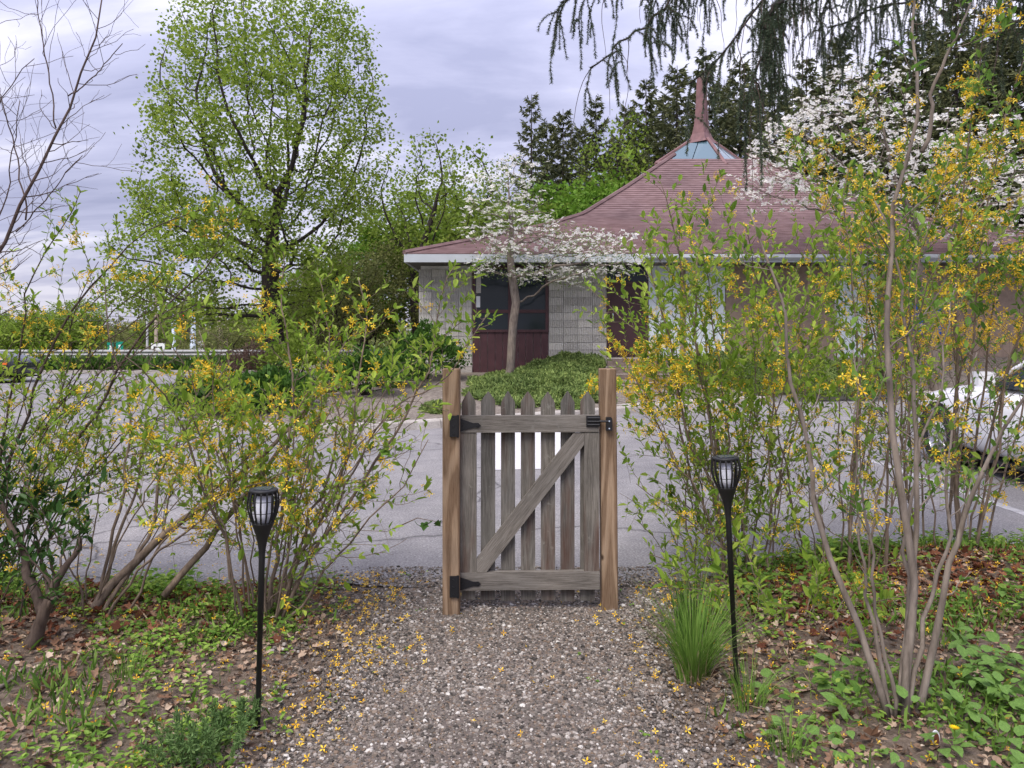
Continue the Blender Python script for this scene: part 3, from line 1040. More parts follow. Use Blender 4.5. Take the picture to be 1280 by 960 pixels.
# hip caps
for a in range(4):
    pts = [(CX + crn[a][0] * HW * (1 - q), CY + crn[a][1] * HW * (1 - q), roof_z(q) + 0.03) for q in np.linspace(0.0, 0.87, 40)]
    mb = MB().tube(pts, 0.075, 6)
    bpart(mb, 'ridge_cap', 'shingle', roof)
# soffit, fascia and gutter
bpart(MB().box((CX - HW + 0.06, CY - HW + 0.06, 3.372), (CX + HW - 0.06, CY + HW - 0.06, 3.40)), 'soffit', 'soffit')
L_, Rr = CX - HW, CX + HW
Ff, Bk = CY - HW, CY + HW
bpart(MB().box((L_, Ff - 0.02, 3.36), (Rr, Ff + 0.03, 3.565)), 'fascia', 'fascia')
bpart(MB().box((L_, Ff + 0.031, 3.36), (L_ + 0.05, Bk, 3.565)), 'fascia', 'fascia')
bpart(MB().box((Rr - 0.05, Ff + 0.031, 3.36), (Rr, Bk, 3.565)), 'fascia', 'fascia')
gut = MB()
gp = [(-0.0, 0.12), (-0.11, 0.12), (-0.115, 0.05), (-0.06, 0.0), (0.0, 0.0)]
gx0, gx1 = (806 - 640) / FPX * 19.5, Rr
V = [(gx0, Ff - 0.022 + a, 3.42 + b) for a, b in gp] + [(gx1, Ff - 0.022 + a, 3.42 + b) for a, b in gp]
gut.add(V, [(i, (i + 1) % 5, 5 + (i + 1) % 5, 5 + i) for i in range(5)])
gut.f[5] = [np.array([np.arange(5)[::-1], np.arange(5) + 5])]
bpart(gut, 'gutter', 'fascia')
# skylight: a glazed collar turned on the roof, under the spire
zl, zu = 7.75, 9.0
lo = [(CX - 1.75, CY - 0.1, 8.12), (CX + 0.45, CY - 1.9, 7.62), (CX + 1.9, CY + 0.1, 8.0), (CX, CY + 1.8, 7.9)]
hi_ = [(CX - 0.42, CY - 0.05, zu), (CX + 0.12, CY - 0.45, zu - 0.02), (CX + 0.45, CY + 0.05, zu), (CX, CY + 0.45, zu)]
for a in range(4):
    b = (a + 1) % 4
    for h in range(2):
        A0 = np.array(lo[a]) * (1 - h / 2) + np.array(lo[b]) * h / 2
        A1 = np.array(lo[a]) * (0.5 - h / 2) + np.array(lo[b]) * (0.5 + h / 2)
        B0 = np.array(hi_[a]) * (1 - h / 2) + np.array(hi_[b]) * h / 2
        B1 = np.array(hi_[a]) * (0.5 - h / 2) + np.array(hi_[b]) * (0.5 + h / 2)
        c0 = (A0 + A1 + B0 + B1) / 4
        q = [c0 + (x_ - c0) * 0.96 for x_ in (A0, A1, B1, B0)]
        nn = np.cross(q[1] - q[0], q[3] - q[0])
        nn /= np.linalg.norm(nn)
        bpart(MB().add([*q, *[x_ - nn * 0.05 for x_ in q]], [(0, 1, 2, 3), (7, 6, 5, 4), (0, 4, 5, 1), (1, 5, 6, 2), (2, 6, 7, 3), (3, 7, 4, 0)]), 'skylight_pane', 'skyglass', roof)
mb = MB()
for a in range(4):
    b = (a + 1) % 4
    mb.tube([lo[a], hi_[a]], 0.07, 6)
    mb.tube([lo[a], lo[b]], 0.10, 6)
bpart(mb, 'skylight_frame', 'spirepaint', roof)
# solid curb under the skylight so that it meets the shingles
bpart(MB().add([*lo, *[(x_ * 0.9 + CX * 0.1, y_ * 0.9 + CY * 0.1, 6.9) for x_, y_, z_ in lo]], [(0, 1, 5, 4), (1, 2, 6, 5), (2, 3, 7, 6), (3, 0, 4, 7)]), 'skylight_curb', 'shingle', roof)
sp = [(0.62, 8.88), (0.50, 9.0), (0.37, 9.25), (0.29, 9.6), (0.25, 10.0), (0.215, 10.6), (0.19, 11.2), (0.18, 11.4), (0.0, 11.5)]
bpart(MB().lathe(sp, 4, (CX, CY, 0)), 'spire', 'spirepaint')

# steps up to the door
st = thing('entrance_steps', 'five timber-edged steps climbing to the maroon door', 'steps', (2.85, 16.4, 0.12))
for k in range(5):
    y0 = 16.4 + k * 0.5
    z0 = 0.13 + k * 0.16
    w0 = 2.05 + k * 0.06
    riser = MB().box((w0 - 2.85, y0 - 16.4, -0.05), (3.75 - 2.85, y0 + 0.14 - 16.4, z0 + 0.16 - 0.12)).build('riser', 'steps', st)
    MB().box((w0 + 0.01 - 2.85, y0 + 0.142 - 16.4, -0.04), (3.74 - 2.85, y0 + (0.5 if k < 4 else 1.75) - 16.4, z0 + 0.15 - 0.12)).build('tread', 'tread', st)
MB().box((1.75, 14.9, 0.0), (4.1, 16.39, 0.152)).build('sidewalk', 'concrete', kind='structure')

# blue panel further along the wall
MB().box((fx(1140), FY - 0.02, fz(418)), (fx(1176), FY + 0.045, fz(380))).build('blue_panel', 'bluepanel', label='plain bright blue panel fixed on the tan pavilion wall', category='panel')

# ================================================================== GATE AND POSTS
GY = 4.2


def gp_(px, py, Y=GY):
    return W(px, py, Y)


def lean_box(px0, px1, pyt, pyb0, Y, depth, dxb0=0, dxb1=0):
    """upright timber, slightly chamfered, px at top and bottom"""
    tl, tr = W(px0, pyt, Y), W(px1, pyt, Y)
    bl_, br_ = W(px0 + dxb0, pyb0, Y), W(px1 + dxb1, pyb0, Y)
    return tl, tr, bl_, br_


def post(px0, px1, pyt, Y, dxb, label):
    tl, tr = W(px0, pyt, Y), W(px1, pyt, Y)
    w = tr[0] - tl[0]
    cx = (tl[0] + tr[0]) / 2
    lean = dxb / FPX * Y
    top = tl[2]
    b = 0.006
    root = thing('gate_post', label, 'post', (cx + lean, Y + w / 2, 0), 0, 'gate posts')
    ringp = lambda s, z: [(-w / 2 + s, -w / 2, z), (w / 2 - s, -w / 2, z), (w / 2, -w / 2 + s, z), (w / 2, w / 2 - s, z), (w / 2 - s, w / 2, z), (-w / 2 + s, w / 2, z), (-w / 2, w / 2 - s, z), (-w / 2, -w / 2 + s, z)]
    zz = np.linspace(-0.12, top, 9)
    V = []
    for z in zz:
        f = 1 - z / top
        V += [(x - lean * (1 - f), y, z) for x, y, z in ringp(b, z)]
    V += [(x * 0.95 - lean, y * 0.95, top + 0.004) for x, y, z in ringp(b, top)]
    nr = len(zz) + 1
    mbp_ = MB().add(V, [(i * 8 + j, i * 8 + (j + 1) % 8, (i + 1) * 8 + (j + 1) % 8, (i + 1) * 8 + j) for i in range(nr - 1) for j in range(8)])
    mbp_.f.setdefault(8, []).append(np.array([np.arange(8) + (nr - 1) * 8]))
    mbp_.build('timber', 'wood_tan', root)
    return root


pL = post(553, 574.5, 462, 4.16, 0, 'tan timber post carrying the black gate hinges')
pR = post(750, 770.5, 462, 4.22, 2.5, 'tan timber post carrying the black latch catch')

gate = thing('picket_gate', 'weathered grey wooden picket gate with diagonal brace between two posts', 'gate', (W(661, 480, GY)[0], GY, 0.06))
GO = np.array((W(661, 480, GY)[0], GY, 0.06))


def gpart(mbx, name, mat, center, parent=None, **k):
    """mesh is given in world coordinates; give each piece its own origin"""
    c_ = np.asarray(center, float)
    mbx.v = [v_ - c_ for v_ in mbx.v]
    o_ = mbx.build(name, mat, parent or gate, **k)
    base = GO if parent is None else GO
    o_.location = c_ - GO if parent is None else c_ - np.array(parent_world[parent.name])
    return o_


parent_world = {}
pk_c = [585.5, 610, 635, 660, 685, 709.5, 734.5]
gyf = GY + 0.046            # picket front plane (rails stand in front of it)
for q, pxc in enumerate(pk_c):
    x = W(pxc, 500, gyf)[0]
    hw = 0.0395 + random.uniform(-0.001, 0.001)
    zt = W(pxc, 489.5 + random.uniform(-0.6, 0.6), gyf)[2]
    zsd = W(pxc, 500.5 + random.uniform(-1, 1), gyf)[2]
    zb_ = W(pxc, 750 + random.uniform(-1.0, 1.5), gyf)[2]
    e = 0.003
    poly = [(x - hw, zb_), (x + hw, zb_), (x + hw, zsd - 0.012), (x + hw - 0.004, zsd), (x + 0.003, zt), (x - 0.003, zt), (x - hw + 0.004, zsd), (x - hw, zsd - 0.012)]
    dy = random.uniform(-0.001, 0.0015)
    tilt = random.uniform(-0.002, 0.002)
    o = gpart(MB().prism(poly, gyf + dy, gyf + 0.018 + dy), 'picket', 'wood_grey', (x, gyf, (zt + zb_) / 2))
    o.rotation_euler = (0, tilt, 0)
# rails on the near face
fr = GY + 0.006


def rail(px0, px1, py0, py1, name, mat, y0, y1, skew=0.0):
    a, b = W(px0, py0, y0), W(px1, py1, y0)
    poly = [(a[0], b[2]), (b[0], b[2] + skew), (b[0], a[2] + skew), (a[0], a[2])]
    return gpart(MB().prism(poly, y0, y1), name, mat, ((a[0] + b[0]) / 2, y0, (a[2] + b[2]) / 2))


rail(573.5, 748.5, 520, 541, 'top_rail', 'wood_grey_h', fr, fr + 0.038, 0.004)
rail(574.5, 749.5, 716, 738.5, 'bottom_rail', 'wood_grey_h', fr, fr + 0.038, 0.008)
rail(574.5, 595.5, 541.4, 715.6, 'stile', 'wood_grey', fr + 0.004, fr + 0.0385)
rail(730.5, 749, 541.0, 714.0, 'stile', 'wood_grey', fr + 0.004, fr + 0.0385)
# diagonal brace
A = [(595.8, 699), (595.8, 715.4), (608, 715.4), (730.2, 556), (730.2, 541.6), (717, 541.6)]
poly = [(W(a, b, fr)[0], W(a, b, fr)[2]) for a, b in A]
cxy = np.mean(poly, axis=0)
ang = math.atan2(poly[3][1] - poly[2][1], poly[3][0] - poly[2][0])
ca, sa = math.cos(-ang), math.sin(-ang)
loc_poly = [((x - cxy[0]) * ca - (z - cxy[1]) * sa, (x - cxy[0]) * sa + (z - cxy[1]) * ca) for x, z in poly]
o = MB().prism(loc_poly, 0.0, 0.034).build('brace', 'wood_grey_h', gate)
o.location = (cxy[0] - GO[0], fr + 0.004 - GO[1], cxy[1] - GO[2])
o.rotation_euler = (0, -ang, 0)


# hinges
def hinge(yc, label_):
    y0 = fr - 0.008
    a = W(563, yc - 13, y0)
    b = W(572.6, yc + 13, y0)
    c0 = np.array(((a[0] + b[0]) / 2, y0, (a[2] + b[2]) / 2))
    mb = MB()
    mb.box((a[0], 4.145, b[2]), (b[0], 4.1595, a[2]))
    h = gpart(mb, 'hinge', 'blackmetal', c0)
    parent_world[h.name] = c0
    t0, t1 = W(572.8, yc - 9, y0), W(572.8, yc + 9, y0)
    e0, e1 = W(598, yc - 2, y0), W(598, yc + 2.6, y0)
    q0, q1 = W(592, yc - 2.4, y0), W(592, yc + 3.0, y0)
    f0 = W(601, yc + 0.4, y0)
    poly = [(t1[0], t1[2]), (q1[0], q1[2]), (e1[0], e1[2] - 0.003), (f0[0], f0[2]), (e0[0], e0[2] + 0.003), (q0[0], q0[2]), (t0[0], t0[2])]
    gpart(MB().prism(poly, fr - 0.006, fr - 0.001), 'strap', 'blackmetal', c0 + (0.04, 0, 0), h)
    pin = W(573.2, yc, y0)
    gpart(MB().tube([(pin[0], 4.150, b[2] - 0.004), (pin[0], 4.150, a[2] + 0.004)], 0.007, 10), 'pin', 'blackmetal', pin, h)
    for (bx_, by_) in ((567.5, yc - 9), (567.5, yc + 9), (567.5, yc), (578, yc), (597, yc + 0.3)):
        w_ = W(bx_, by_, y0)
        yy = 4.1445 if bx_ < 572 else fr - 0.0065
        gpart(MB().tube([(w_[0], yy - 0.004, w_[2]), (w_[0], yy + 0.003, w_[2])], [0.0035, 0.0048], 8), 'screw', 'blackmetal', w_, h)


hinge(531.5, '')
hinge(730, '')
# latch
y0 = fr - 0.012
c0 = W(742, 526, y0)
a, b = W(733, 520, y0), W(750.5, 533.5, y0)
lt = gpart(MB().box((a[0], y0 + 0.004, b[2]), (b[0], fr - 0.001, a[2])), 'latch', 'blackmetal', c0)
parent_world[lt.name] = c0
for yy in (522.6, 527, 531):
    s0, s1 = W(734.5, yy, y0), W(749.5, yy, y0)
    gpart(MB().tube([s0 + (0, 0.002, 0), s1 + (0, 0.002, 0)], 0.0055, 8), 'latch_knuckle', 'blackmetal', (s0 + s1) / 2, lt)
s0, s1 = W(749, 526.5, y0), W(760, 526.5, y0)
gpart(MB().tube([s0 + (0, -0.004, 0), s1 + (0, -0.006, 0)], 0.0062, 8), 'bolt', 'blackmetal', (s0 + s1) / 2, lt)
a, b = W(757.5, 521.5, 4.2), W(765, 538, 4.2)
ct = MB().box((a[0] - 0.03, 4.2 - 0.004, 0), (a[0] - 0.028, 4.2, 0.001))
strike = MB()
strike.prism([(a[0], b[2]), (b[0], b[2]), (b[0], a[2] - 0.006), (b[0] - 0.006, a[2]), (a[0] + 0.004, a[2]), (a[0], a[2] - 0.004)], 4.186, 4.2185)
cpr = np.array(pR.location)
strike.v = [v_ - cpr for v_ in strike.v]
ks = strike.build('strike_plate', 'blackmetal', pR, label='black metal latch catch')
for zz in (a[2] - 0.02, b[2] + 0.012):
    xx_ = (a[0] + b[0]) / 2
    MB().tube([np.array((xx_, 4.183, zz)) - cpr, np.array((xx_, 4.187, zz)) - cpr], 0.004, 8).build('screw', 'galv', pR)


# ================================================================== TORCH LANTERNS
def lantern(name, label, base, top_xyz, width):
    base = np.asarray(base)
    d = np.asarray(top_xyz) - base
    H = np.linalg.norm(d)
    root = thing(name, label, 'torch light', tuple(base), 0, 'torch lights along the path')
    q = Vector(d / H).to_track_quat('Z', 'Y')
    root.rotation_mode = 'QUATERNION'
    root.rotation_quaternion = q
    r = width / 2
    hh = 0.128                    # cage height
    zc0 = H - hh                  # cage foot
    # pole with ground spike
    MB().lathe([(0.0, -0.10), (0.010, 0.0), (0.0105, H * 0.45), (0.0118, H * 0.45 + 0.001), (0.0118, zc0 - 0.125)], 14).build('pole', 'blackplastic', root, True)
    z = zc0
    MB().lathe([(0.0118, z - 0.127), (0.0135, z - 0.105), (0.019, z - 0.07), (0.028, z - 0.04), (0.037, z - 0.016), (0.042, z - 0.002), (0.042, z), (0.036, z + 0.001), (0.0, z + 0.001)], 24).build('cup', 'blackplastic', root, True)
    prof_ = [(0.040, 0.0), (r * 0.86, 0.028), (r * 0.98, 0.06), (r, 0.078), (r * 0.97, 0.10), (r * 0.90, hh - 0.008)]
    slat = MB()
    pts = np.array([(a_, 0, z + b_) for a_, b_ in prof_])
    wv = 0.0032
    V = []
    for (x_, y_, z_) in pts:
        V += [(x_ - 0.002, -wv, z_), (x_ + 0.002, -wv, z_), (x_ + 0.002, wv, z_), (x_ - 0.002, wv, z_)]
    slat.add(V, [(i * 4 + j, i * 4 + (j + 1) % 4, i * 4 + 4 + (j + 1) % 4, i * 4 + 4 + j) for i in range(len(pts) - 1) for j in range(4)])
    me = slat.mesh('slat')
    me.materials.append(MAT['blackplastic'])
    for k in range(16):
        o_ = link('slat', me, None, root)
        o_.rotation_euler = (0, 0, (k + 0.4) * 2 * math.pi / 16)
    for zz in (0.042, 0.086):
        rr = np.interp(zz, [b_ for a_, b_ in prof_], [a_ for a_, b_ in prof_]) - 0.001
        th = np.linspace(0, 2 * np.pi, 33)
        MB().tube(np.stack([rr * np.cos(th), rr * np.sin(th), np.full(33, z + zz)], 1), 0.0014, 5, False).build('hoop', 'blackplastic', root, True)
    MB().lathe([(0.0, z + 0.001), (0.027, z + 0.001), (0.029, z + 0.03), (0.029, z + hh - 0.014), (0.0, z + hh - 0.013)], 24).build('diffuser', 'diffuser', root, True)
    cap = MB().lathe([(r * 0.80, z + hh - 0.018), (r * 0.92, z + hh - 0.010), (r * 0.92, z + hh - 0.002), (r * 0.88, z + hh), (0.0, z + hh + 0.001)], 28).build('cap', 'blackplastic', root, True)
    MB().box((-r * 0.5, -r * 0.5, z + hh + 0.0015), (r * 0.5, r * 0.5, z + hh + 0.003)).build('solar_cell', 'solar', cap)
    return root


bl = Gp(322, 908)
lantern('torch_light', 'black torch light standing left of the gravel, by feathery leaves', bl + (0, 0, float(gz(bl[0], bl[1])) - 0.0), W(329.5, 611, bl[1]), 0.117)
br = Gp(921, 857)
lantern('torch_light', 'black torch light standing beside the tall grass tuft', br + (0, 0, float(gz(br[0], br[1]))), W(906.5, 571, br[1]), 0.123)


# ================================================================== SHRUBS
def smooth_path(pts, n=16, wob=0.02, r=rng):
    P = np.asarray(pts, float)
    t_ = np.concatenate([[0], np.cumsum(np.linalg.norm(np.diff(P, axis=0), axis=1))])
    u_ = np.linspace(0, t_[-1], n)
    Q = np.stack([np.interp(u_, t_, P[:, k]) for k in range(3)], 1)
    for _ in range(3):
        Q[1:-1] = (Q[:-2] + 2 * Q[1:-1] + Q[2:]) / 4
    w_ = np.cumsum(r.normal(size=(n, 3)) * wob / 2, axis=0)
    w_ -= np.linspace(0, 1, n)[:, None] * w_[-1] * 0.6
    Q[1:] += w_[1:]
    return Q


def along(Q, f):
    i = np.clip(f * (len(Q) - 1), 0, len(Q) - 1.001)
    a = int(i)
    return Q[a] + (Q[a + 1] - Q[a]) * (i - a), norm(Q[a + 1] - Q[a])


def shrub(name, label, base, canes, leafmat_, n_twigs=9, leaf=0.045, leaf_gap=0.032, flower=0.25, bare=0.25, barkmat='bark_cane', seed=1, twig_len=0.38, group=None,
          flower_fn=None, leaf_fn=None, leafw=0.42, flower_size=0.018, cat='shrub'):
    r = np.random.default_rng(seed)
    base = np.asarray(base, float)
    root = thing(name, label, cat, tuple(base), 0, group)
    tw = MB()
    LP, LD, LS = [], [], []
    FP, FD, FS = [], [], []

    def foliage(Q, f0, dens=1.0):
        Ls = np.linalg.norm(np.diff(Q, axis=0), axis=1).sum()
        k = max(1, int(Ls * (1 - f0) / leaf_gap))
        ph = r.random() * 3.14
        for q in range(k):
            f = f0 + (1 - f0) * (q + r.random() * 0.6) / k
            p_, d_ = along(Q, min(f, 0.999))
            lz = 1.0 if leaf_fn is None else leaf_fn(p_)
            fzv = flower if flower_fn is None else flower * flower_fn(p_)
            a_ = np.cross(d_, (0.3, 0.2, 1.0))
            a_ /= np.linalg.norm(a_) + 1e-9
            b_ = np.cross(d_, a_)
            ang_ = ph + q * 1.57 + r.normal() * 0.3
            for s_ in (1, -1):
                o_ = (math.cos(ang_) * a_ + math.sin(ang_) * b_) * s_
                if r.random() < 0.66 * dens * lz:
                    LP.append(p_)
                    LD.append(o_ * 0.8 + d_ * 0.65 + np.array((0, 0, 0.35)) + r.normal(size=3) * 0.2)
                    LS.append(leaf * (0.45 + 0.9 * r.random() ** 1.3) * (1.35 if f > 0.85 else 1))
            if r.random() < fzv * 0.82:
                for _ in range(r.integers(4, 10)):
                    FP.append(p_ + r.normal(size=3) * 0.022)
                    FD.append(r.normal(size=3) + np.array((0, 0, -0.5)))
                    FS.append(flower_size * r.uniform(0.75, 1.3))

    for (pts, rad0) in canes:
        Lc = np.linalg.norm(np.diff(np.asarray(pts), axis=0), axis=1).sum()
        Q = smooth_path(np.asarray(pts) - base, 18, min(0.03, 0.016 * Lc), r)
        rr = np.linspace(rad0, max(0.0022, rad0 * 0.22), len(Q))
        cane = MB().tube(Q, rr, 8 if rad0 > 0.01 else 6, True)
        cane.build('cane', barkmat, root, True)
        Ls = np.linalg.norm(np.diff(Q, axis=0), axis=1).sum()
        foliage(Q, max(bare, 0.5), 0.7)
        nt_ = max(2, int(n_twigs * Ls / 1.6))
        for q in range(nt_):
            f = bare + (0.98 - bare) * (q + r.random()) / nt_
            p_, d_ = along(Q, min(f, 0.99))
            side = rand_dirs(1, 0.25, r)[0]
            side -= d_ * side.dot(d_) * 0.8
            side = norm(side)
            tl = twig_len * r.uniform(0.5, 1.4) * (1.15 - 0.5 * f)
            e1 = p_ + (d_ * 0.55 + side * 0.75) * tl * 0.5
            e2 = e1 + (d_ * 0.6 + side * 0.55 + np.array((0, 0, 0.15)) + r.normal(size=3) * 0.2) * tl * 0.55
            T = smooth_path([p_, e1, e2], 8, 0.012, r)
            r0 = max(0.0016, rad0 * (1 - 0.75 * f) * 0.38)
            tw.tube(T, np.linspace(r0, 0.0011, len(T)), 4, False)
            foliage(T, 0.25)
            if tl > 0.22:
                for _ in range(r.integers(1, 4)):
                    ff = r.uniform(0.25, 0.85)
                    p2, d2 = along(T, ff)
                    s2 = norm(rand_dirs(1, 0.2, r)[0] * 0.9 + d2 * 0.6)
                    T2 = smooth_path([p2, p2 + s2 * tl * 0.25, p2 + s2 * tl * 0.45 + r.normal(size=3) * 0.02], 6, 0.006, r)
                    tw.tube(T2, np.linspace(r0 * 0.55, 0.0009, len(T2)), 3, False)
                    foliage(T2, 0.2)
    tw.build('twigs', barkmat, root, True, kind='stuff')
    if LP:
        LP, LD, LS = np.array(LP), np.array(LD), np.array(LS)
        nn = np.cross(LD, np.cross(np.tile((0, 0, 1.0), (len(LD), 1)), LD)) + r.normal(size=LD.shape) * 0.35
        sc3 = np.stack([LS * leafw, LS, LS], 1)
        MB().scatter(LEAF_V, LEAF_F, LP, frames(LD, nn), sc3).build('leaves', leafmat_, root, kind='stuff')
    if FP:
        FP, FD, FS = np.array(FP), np.array(FD), np.array(FS)
        # petals open around FD
        MB().scatter(FL_V, FL_F, FP, frames(rand_dirs(len(FP), 0, r), FD), FS).build('blossoms', 'flower', root, kind='stuff')
    return root


def cane_px(lst, Y0, Y1):
    """polyline of image points with depth running from Y0 to Y1"""
    n_ = len(lst)
    return [W(a, b, Y0 + (Y1 - Y0) * k / (n_ - 1)) for k, (a, b) in enumerate(lst)]


def fan(base, n_, h, spread, lean=(0, 0), r=rng, r0=(0.007, 0.014), rb=0.10, arch=0.35, zmin=0.6):
    out = []
    for k in range(n_):
        a = k * 2.399 + r.random() * 0.8
        b = np.asarray(base) + np.array((math.cos(a), math.sin(a), 0)) * rb * r.random() ** 0.5
        H = h * r.uniform(zmin, 1.0)
        sp_ = spread * r.uniform(0.25, 1.0)
        dirv = np.array((math.cos(a) * sp_ + lean[0] * r.uniform(0.5, 1.3), math.sin(a) * sp_ * 0.75 + lean[1] * r.uniform(0.5, 1.3), 0))
        p1 = b + dirv * 0.28 + np.array((0, 0, H * 0.42))
        p2 = b + dirv * 0.68 + np.array((0, 0, H * 0.80))
        p3 = b + dirv * (1.0 + arch * 0.3) + np.array((0, 0, H * (1.0 - arch * 0.06)))
        out.append(([b - (0, 0, 0.03), p1, p2, p3], r0[0] * 0.7 + (r0[1] - r0[0]) * 0.8 * r.random() ** 1.6))
    return out


def gpt(px, py):
    p_ = Gp(px, py)
    p_[2] = float(gz(p_[0], p_[1]))
    return p_




def gap(base):
    """thin growth in the middle storey of the left hedge, where the roadside shows through"""
    def f_(p_):
        q = np.asarray(base) + p_
        return 0.12 if (-2.45 < q[0] < -1.62 and 1.28 < q[2] < 1.78) else 1.0
    return f_


rs = np.random.default_rng(21)
# ---- left side
b = gpt(318, 792)
b[1] = 4.05; b[0] = -1.30; b[2] = float(gz(b[0], b[1]))
can = fan(b, 14, 1.7, 0.85, (0.05, 0.1), rs, (0.006, 0.012), 0.16)
can += [(cane_px([(345, 792), (395, 690), (470, 560), (520, 470), (556, 330)], 4.0, 4.1), 0.011),
        (cane_px([(330, 790), (360, 640), (372, 480), (350, 380), (352, 300)], 4.0, 4.3), 0.012),
        (cane_px([(338, 795), (400, 650), (440, 540), (452, 400), (450, 350)], 4.0, 4.2), 0.011),
        (cane_px([(335, 790), (380, 650), (420, 560), (405, 420), (400, 330)], 4.1, 4.5), 0.010),
        (cane_px([(420, 640), (475, 520), (560, 465), (612, 395)], 4.05, 3.95), 0.006),
        (cane_px([(345, 790), (430, 690), (500, 610), (540, 545)], 4.0, 3.9), 0.008)]
for k in range(4):
    x1, y1 = rs.uniform(430, 530), rs.uniform(370, 680)
    can.append((cane_px([(340 + rs.normal() * 8, 790), (370, 700), (340 + (x1 - 340) * 0.6, 790 + (y1 - 790) * 0.7), (x1, y1)], 4.05, 4.1 + rs.normal() * 0.2), rs.uniform(0.003, 0.006)))
shrub('forsythia', 'arching yellow-flowered forsythia filling the space between torch light and hinge post', b, can, 'leaf_fors', 14, 0.044, 0.025, 0.06, 0.22, 'bark_cane', 31,
      leaf_fn=lambda p_, g_=gap(b): g_(p_) * (0.4 if (p_[2] < 1.2 and p_[0] > 0.25) else (0.7 if p_[2] < 0.9 else 1.0)), flower_fn=lambda p_, g_=gap(b): g_(p_) * (0.5 if (p_[2] < 1.2 and p_[0] > 0.25) else 1.0) * (0.25 if p_[2] < 0.4 else (1.4 if p_[0] < 0.6 else 0.7)), group='forsythia shrubs along the car park edge')
b = gpt(110, 775)
b[2] = float(gz(b[0], b[1]))
can = [(cane_px([(105, 778), (190, 690), (290, 592), (400, 490)], 4.05, 4.4), 0.027),
       (cane_px([(205, 745), (270, 660), (330, 600), (390, 520), (420, 420)], 4.15, 4.5), 0.020),
       (cane_px([(110, 775), (150, 680), (180, 560), (215, 490)], 4.1, 4.5), 0.012),
       (cane_px([(118, 775), (150, 610), (152, 520), (130, 400), (120, 330)], 4.1, 4.5), 0.010),
       (cane_px([(125, 775), (165, 700), (215, 560), (290, 450)], 4.0, 4.3), 0.013)]
can += fan(b, 10, 1.25, 0.8, (0.25, 0.15), rs, (0.005, 0.011), 0.2)
shrub('forsythia', 'slanting thick-stemmed forsythia leaning towards the torch light at the car park edge', b, can, 'leaf_fors', 9, 0.036, 0.033, 0.035, 0.3, 'bark_cane', 33, group='forsythia shrubs along the car park edge',
      leaf_fn=gap(b), flower_fn=lambda p_, g_=gap(b): g_(p_) * (2.2 if p_[2] < 0.95 else 0.9))
b = np.array((-3.1, 4.45, 0.0)); b[2] = float(gz(b[0], b[1]))
can = fan(b, 10, 2.1, 1.1, (0.75, 0.0), rs, (0.006, 0.012), 0.25, 0.6)
can += [(cane_px([(-30, 720), (60, 600), (140, 480), (260, 330), (300, 265)], 4.4, 4.2), 0.012),
        (cane_px([(-30, 720), (20, 560), (80, 420), (180, 300), (250, 270)], 4.4, 4.2), 0.012),
        (cane_px([(-30, 700), (0, 520), (30, 380), (90, 270), (110, 235)], 4.4, 4.3), 0.010)]
for k in range(13):
    x0, y0 = rs.uniform(-90, 60), rs.uniform(700, 770)
    x1 = x0 + rs.uniform(90, 330)
    y1 = rs.uniform(330, 600)
    can.append((cane_px([(x0, y0), (x0 + (x1 - x0) * 0.25, y0 + (y1 - y0) * 0.5), (x0 + (x1 - x0) * 0.6, y0 + (y1 - y0) * 0.85), (x1, y1)], 4.35 + rs.normal() * 0.1, 4.3 + rs.normal() * 0.25), rs.uniform(0.003, 0.006)))
shrub('forsythia', 'wide sparse forsythia with small leaves at the frame edge, by the forked trunk', b, can, 'leaf_fors', 10, 0.038, 0.032, 0.045, 0.25, 'bark_cane_dark', 35, group='forsythia shrubs along the car park edge',
      leaf_fn=gap(b), flower_fn=lambda p_, g_=gap(b): g_(p_) * (2.2 if p_[2] > 1.5 else 0.8))
# forked old trunk
b = gpt(36, 822)
can = [(cane_px([(34, 830), (45, 795), (57, 762), (70, 735), (92, 690), (100, 672)], 3.6, 3.62), 0.040),
       (cane_px([(55, 770), (35, 715), (15, 660), (-20, 600)], 3.6, 3.7), 0.026),
       (cane_px([(58, 762), (66, 752), (80, 742)], 3.6, 3.55), 0.022)]
can += [(cane_px([(-20, 800), (0, 700), (20, 640), (60, 600)], 3.9, 3.8), 0.008), (cane_px([(20, 805), (40, 700), (80, 650)], 3.85, 3.9), 0.007),
        (cane_px([(-60, 800), (-30, 680), (10, 600)], 3.8, 3.8), 0.008), (cane_px([(-10, 810), (10, 740), (40, 690)], 3.75, 3.8), 0.006), (cane_px([(-40, 810), (-20, 740), (10, 700)], 3.7, 3.7), 0.006)]
shrub('old_shrub', 'old shrub with forked grey trunk, pruned stub and deep green leaves', b, can, 'leaf_dark', 15, 0.046, 0.024, 0.012, 0.42, 'bark_cane_dark', 37, twig_len=0.34)
# bare tree reaching in at the top
b = np.array((-3.35, 4.0, 0.0)); b[2] = float(gz(b[0], b[1]))
can = [(cane_px([(-165, 770), (-120, 560), (-60, 420), (0, 330), (32, 270), (60, 190), (85, 120), (122, 60), (128, 0)], 4.0, 4.2), 0.017),
       (cane_px([(32, 275), (18, 215), (10, 160), (-10, 60)], 4.1, 4.2), 0.005),
       (cane_px([(70, 160), (62, 90), (50, 40), (35, -30)], 4.15, 4.2), 0.0045),
       (cane_px([(20, 290), (60, 250), (110, 195)], 4.1, 4.0), 0.004),
       (cane_px([(85, 120), (100, 110), (150, 52)], 4.1, 4.1), 0.004),
       (cane_px([(-60, 420), (-40, 250), (0, 130), (40, 80)], 4.1, 4.3), 0.007),
       (cane_px([(-60, 420), (-30, 330), (0, 220), (20, 120)], 4.1, 4.0), 0.006),
       (cane_px([(-100, 520), (-80, 300), (-30, 100), (10, -20)], 4.1, 4.0), 0.007)]
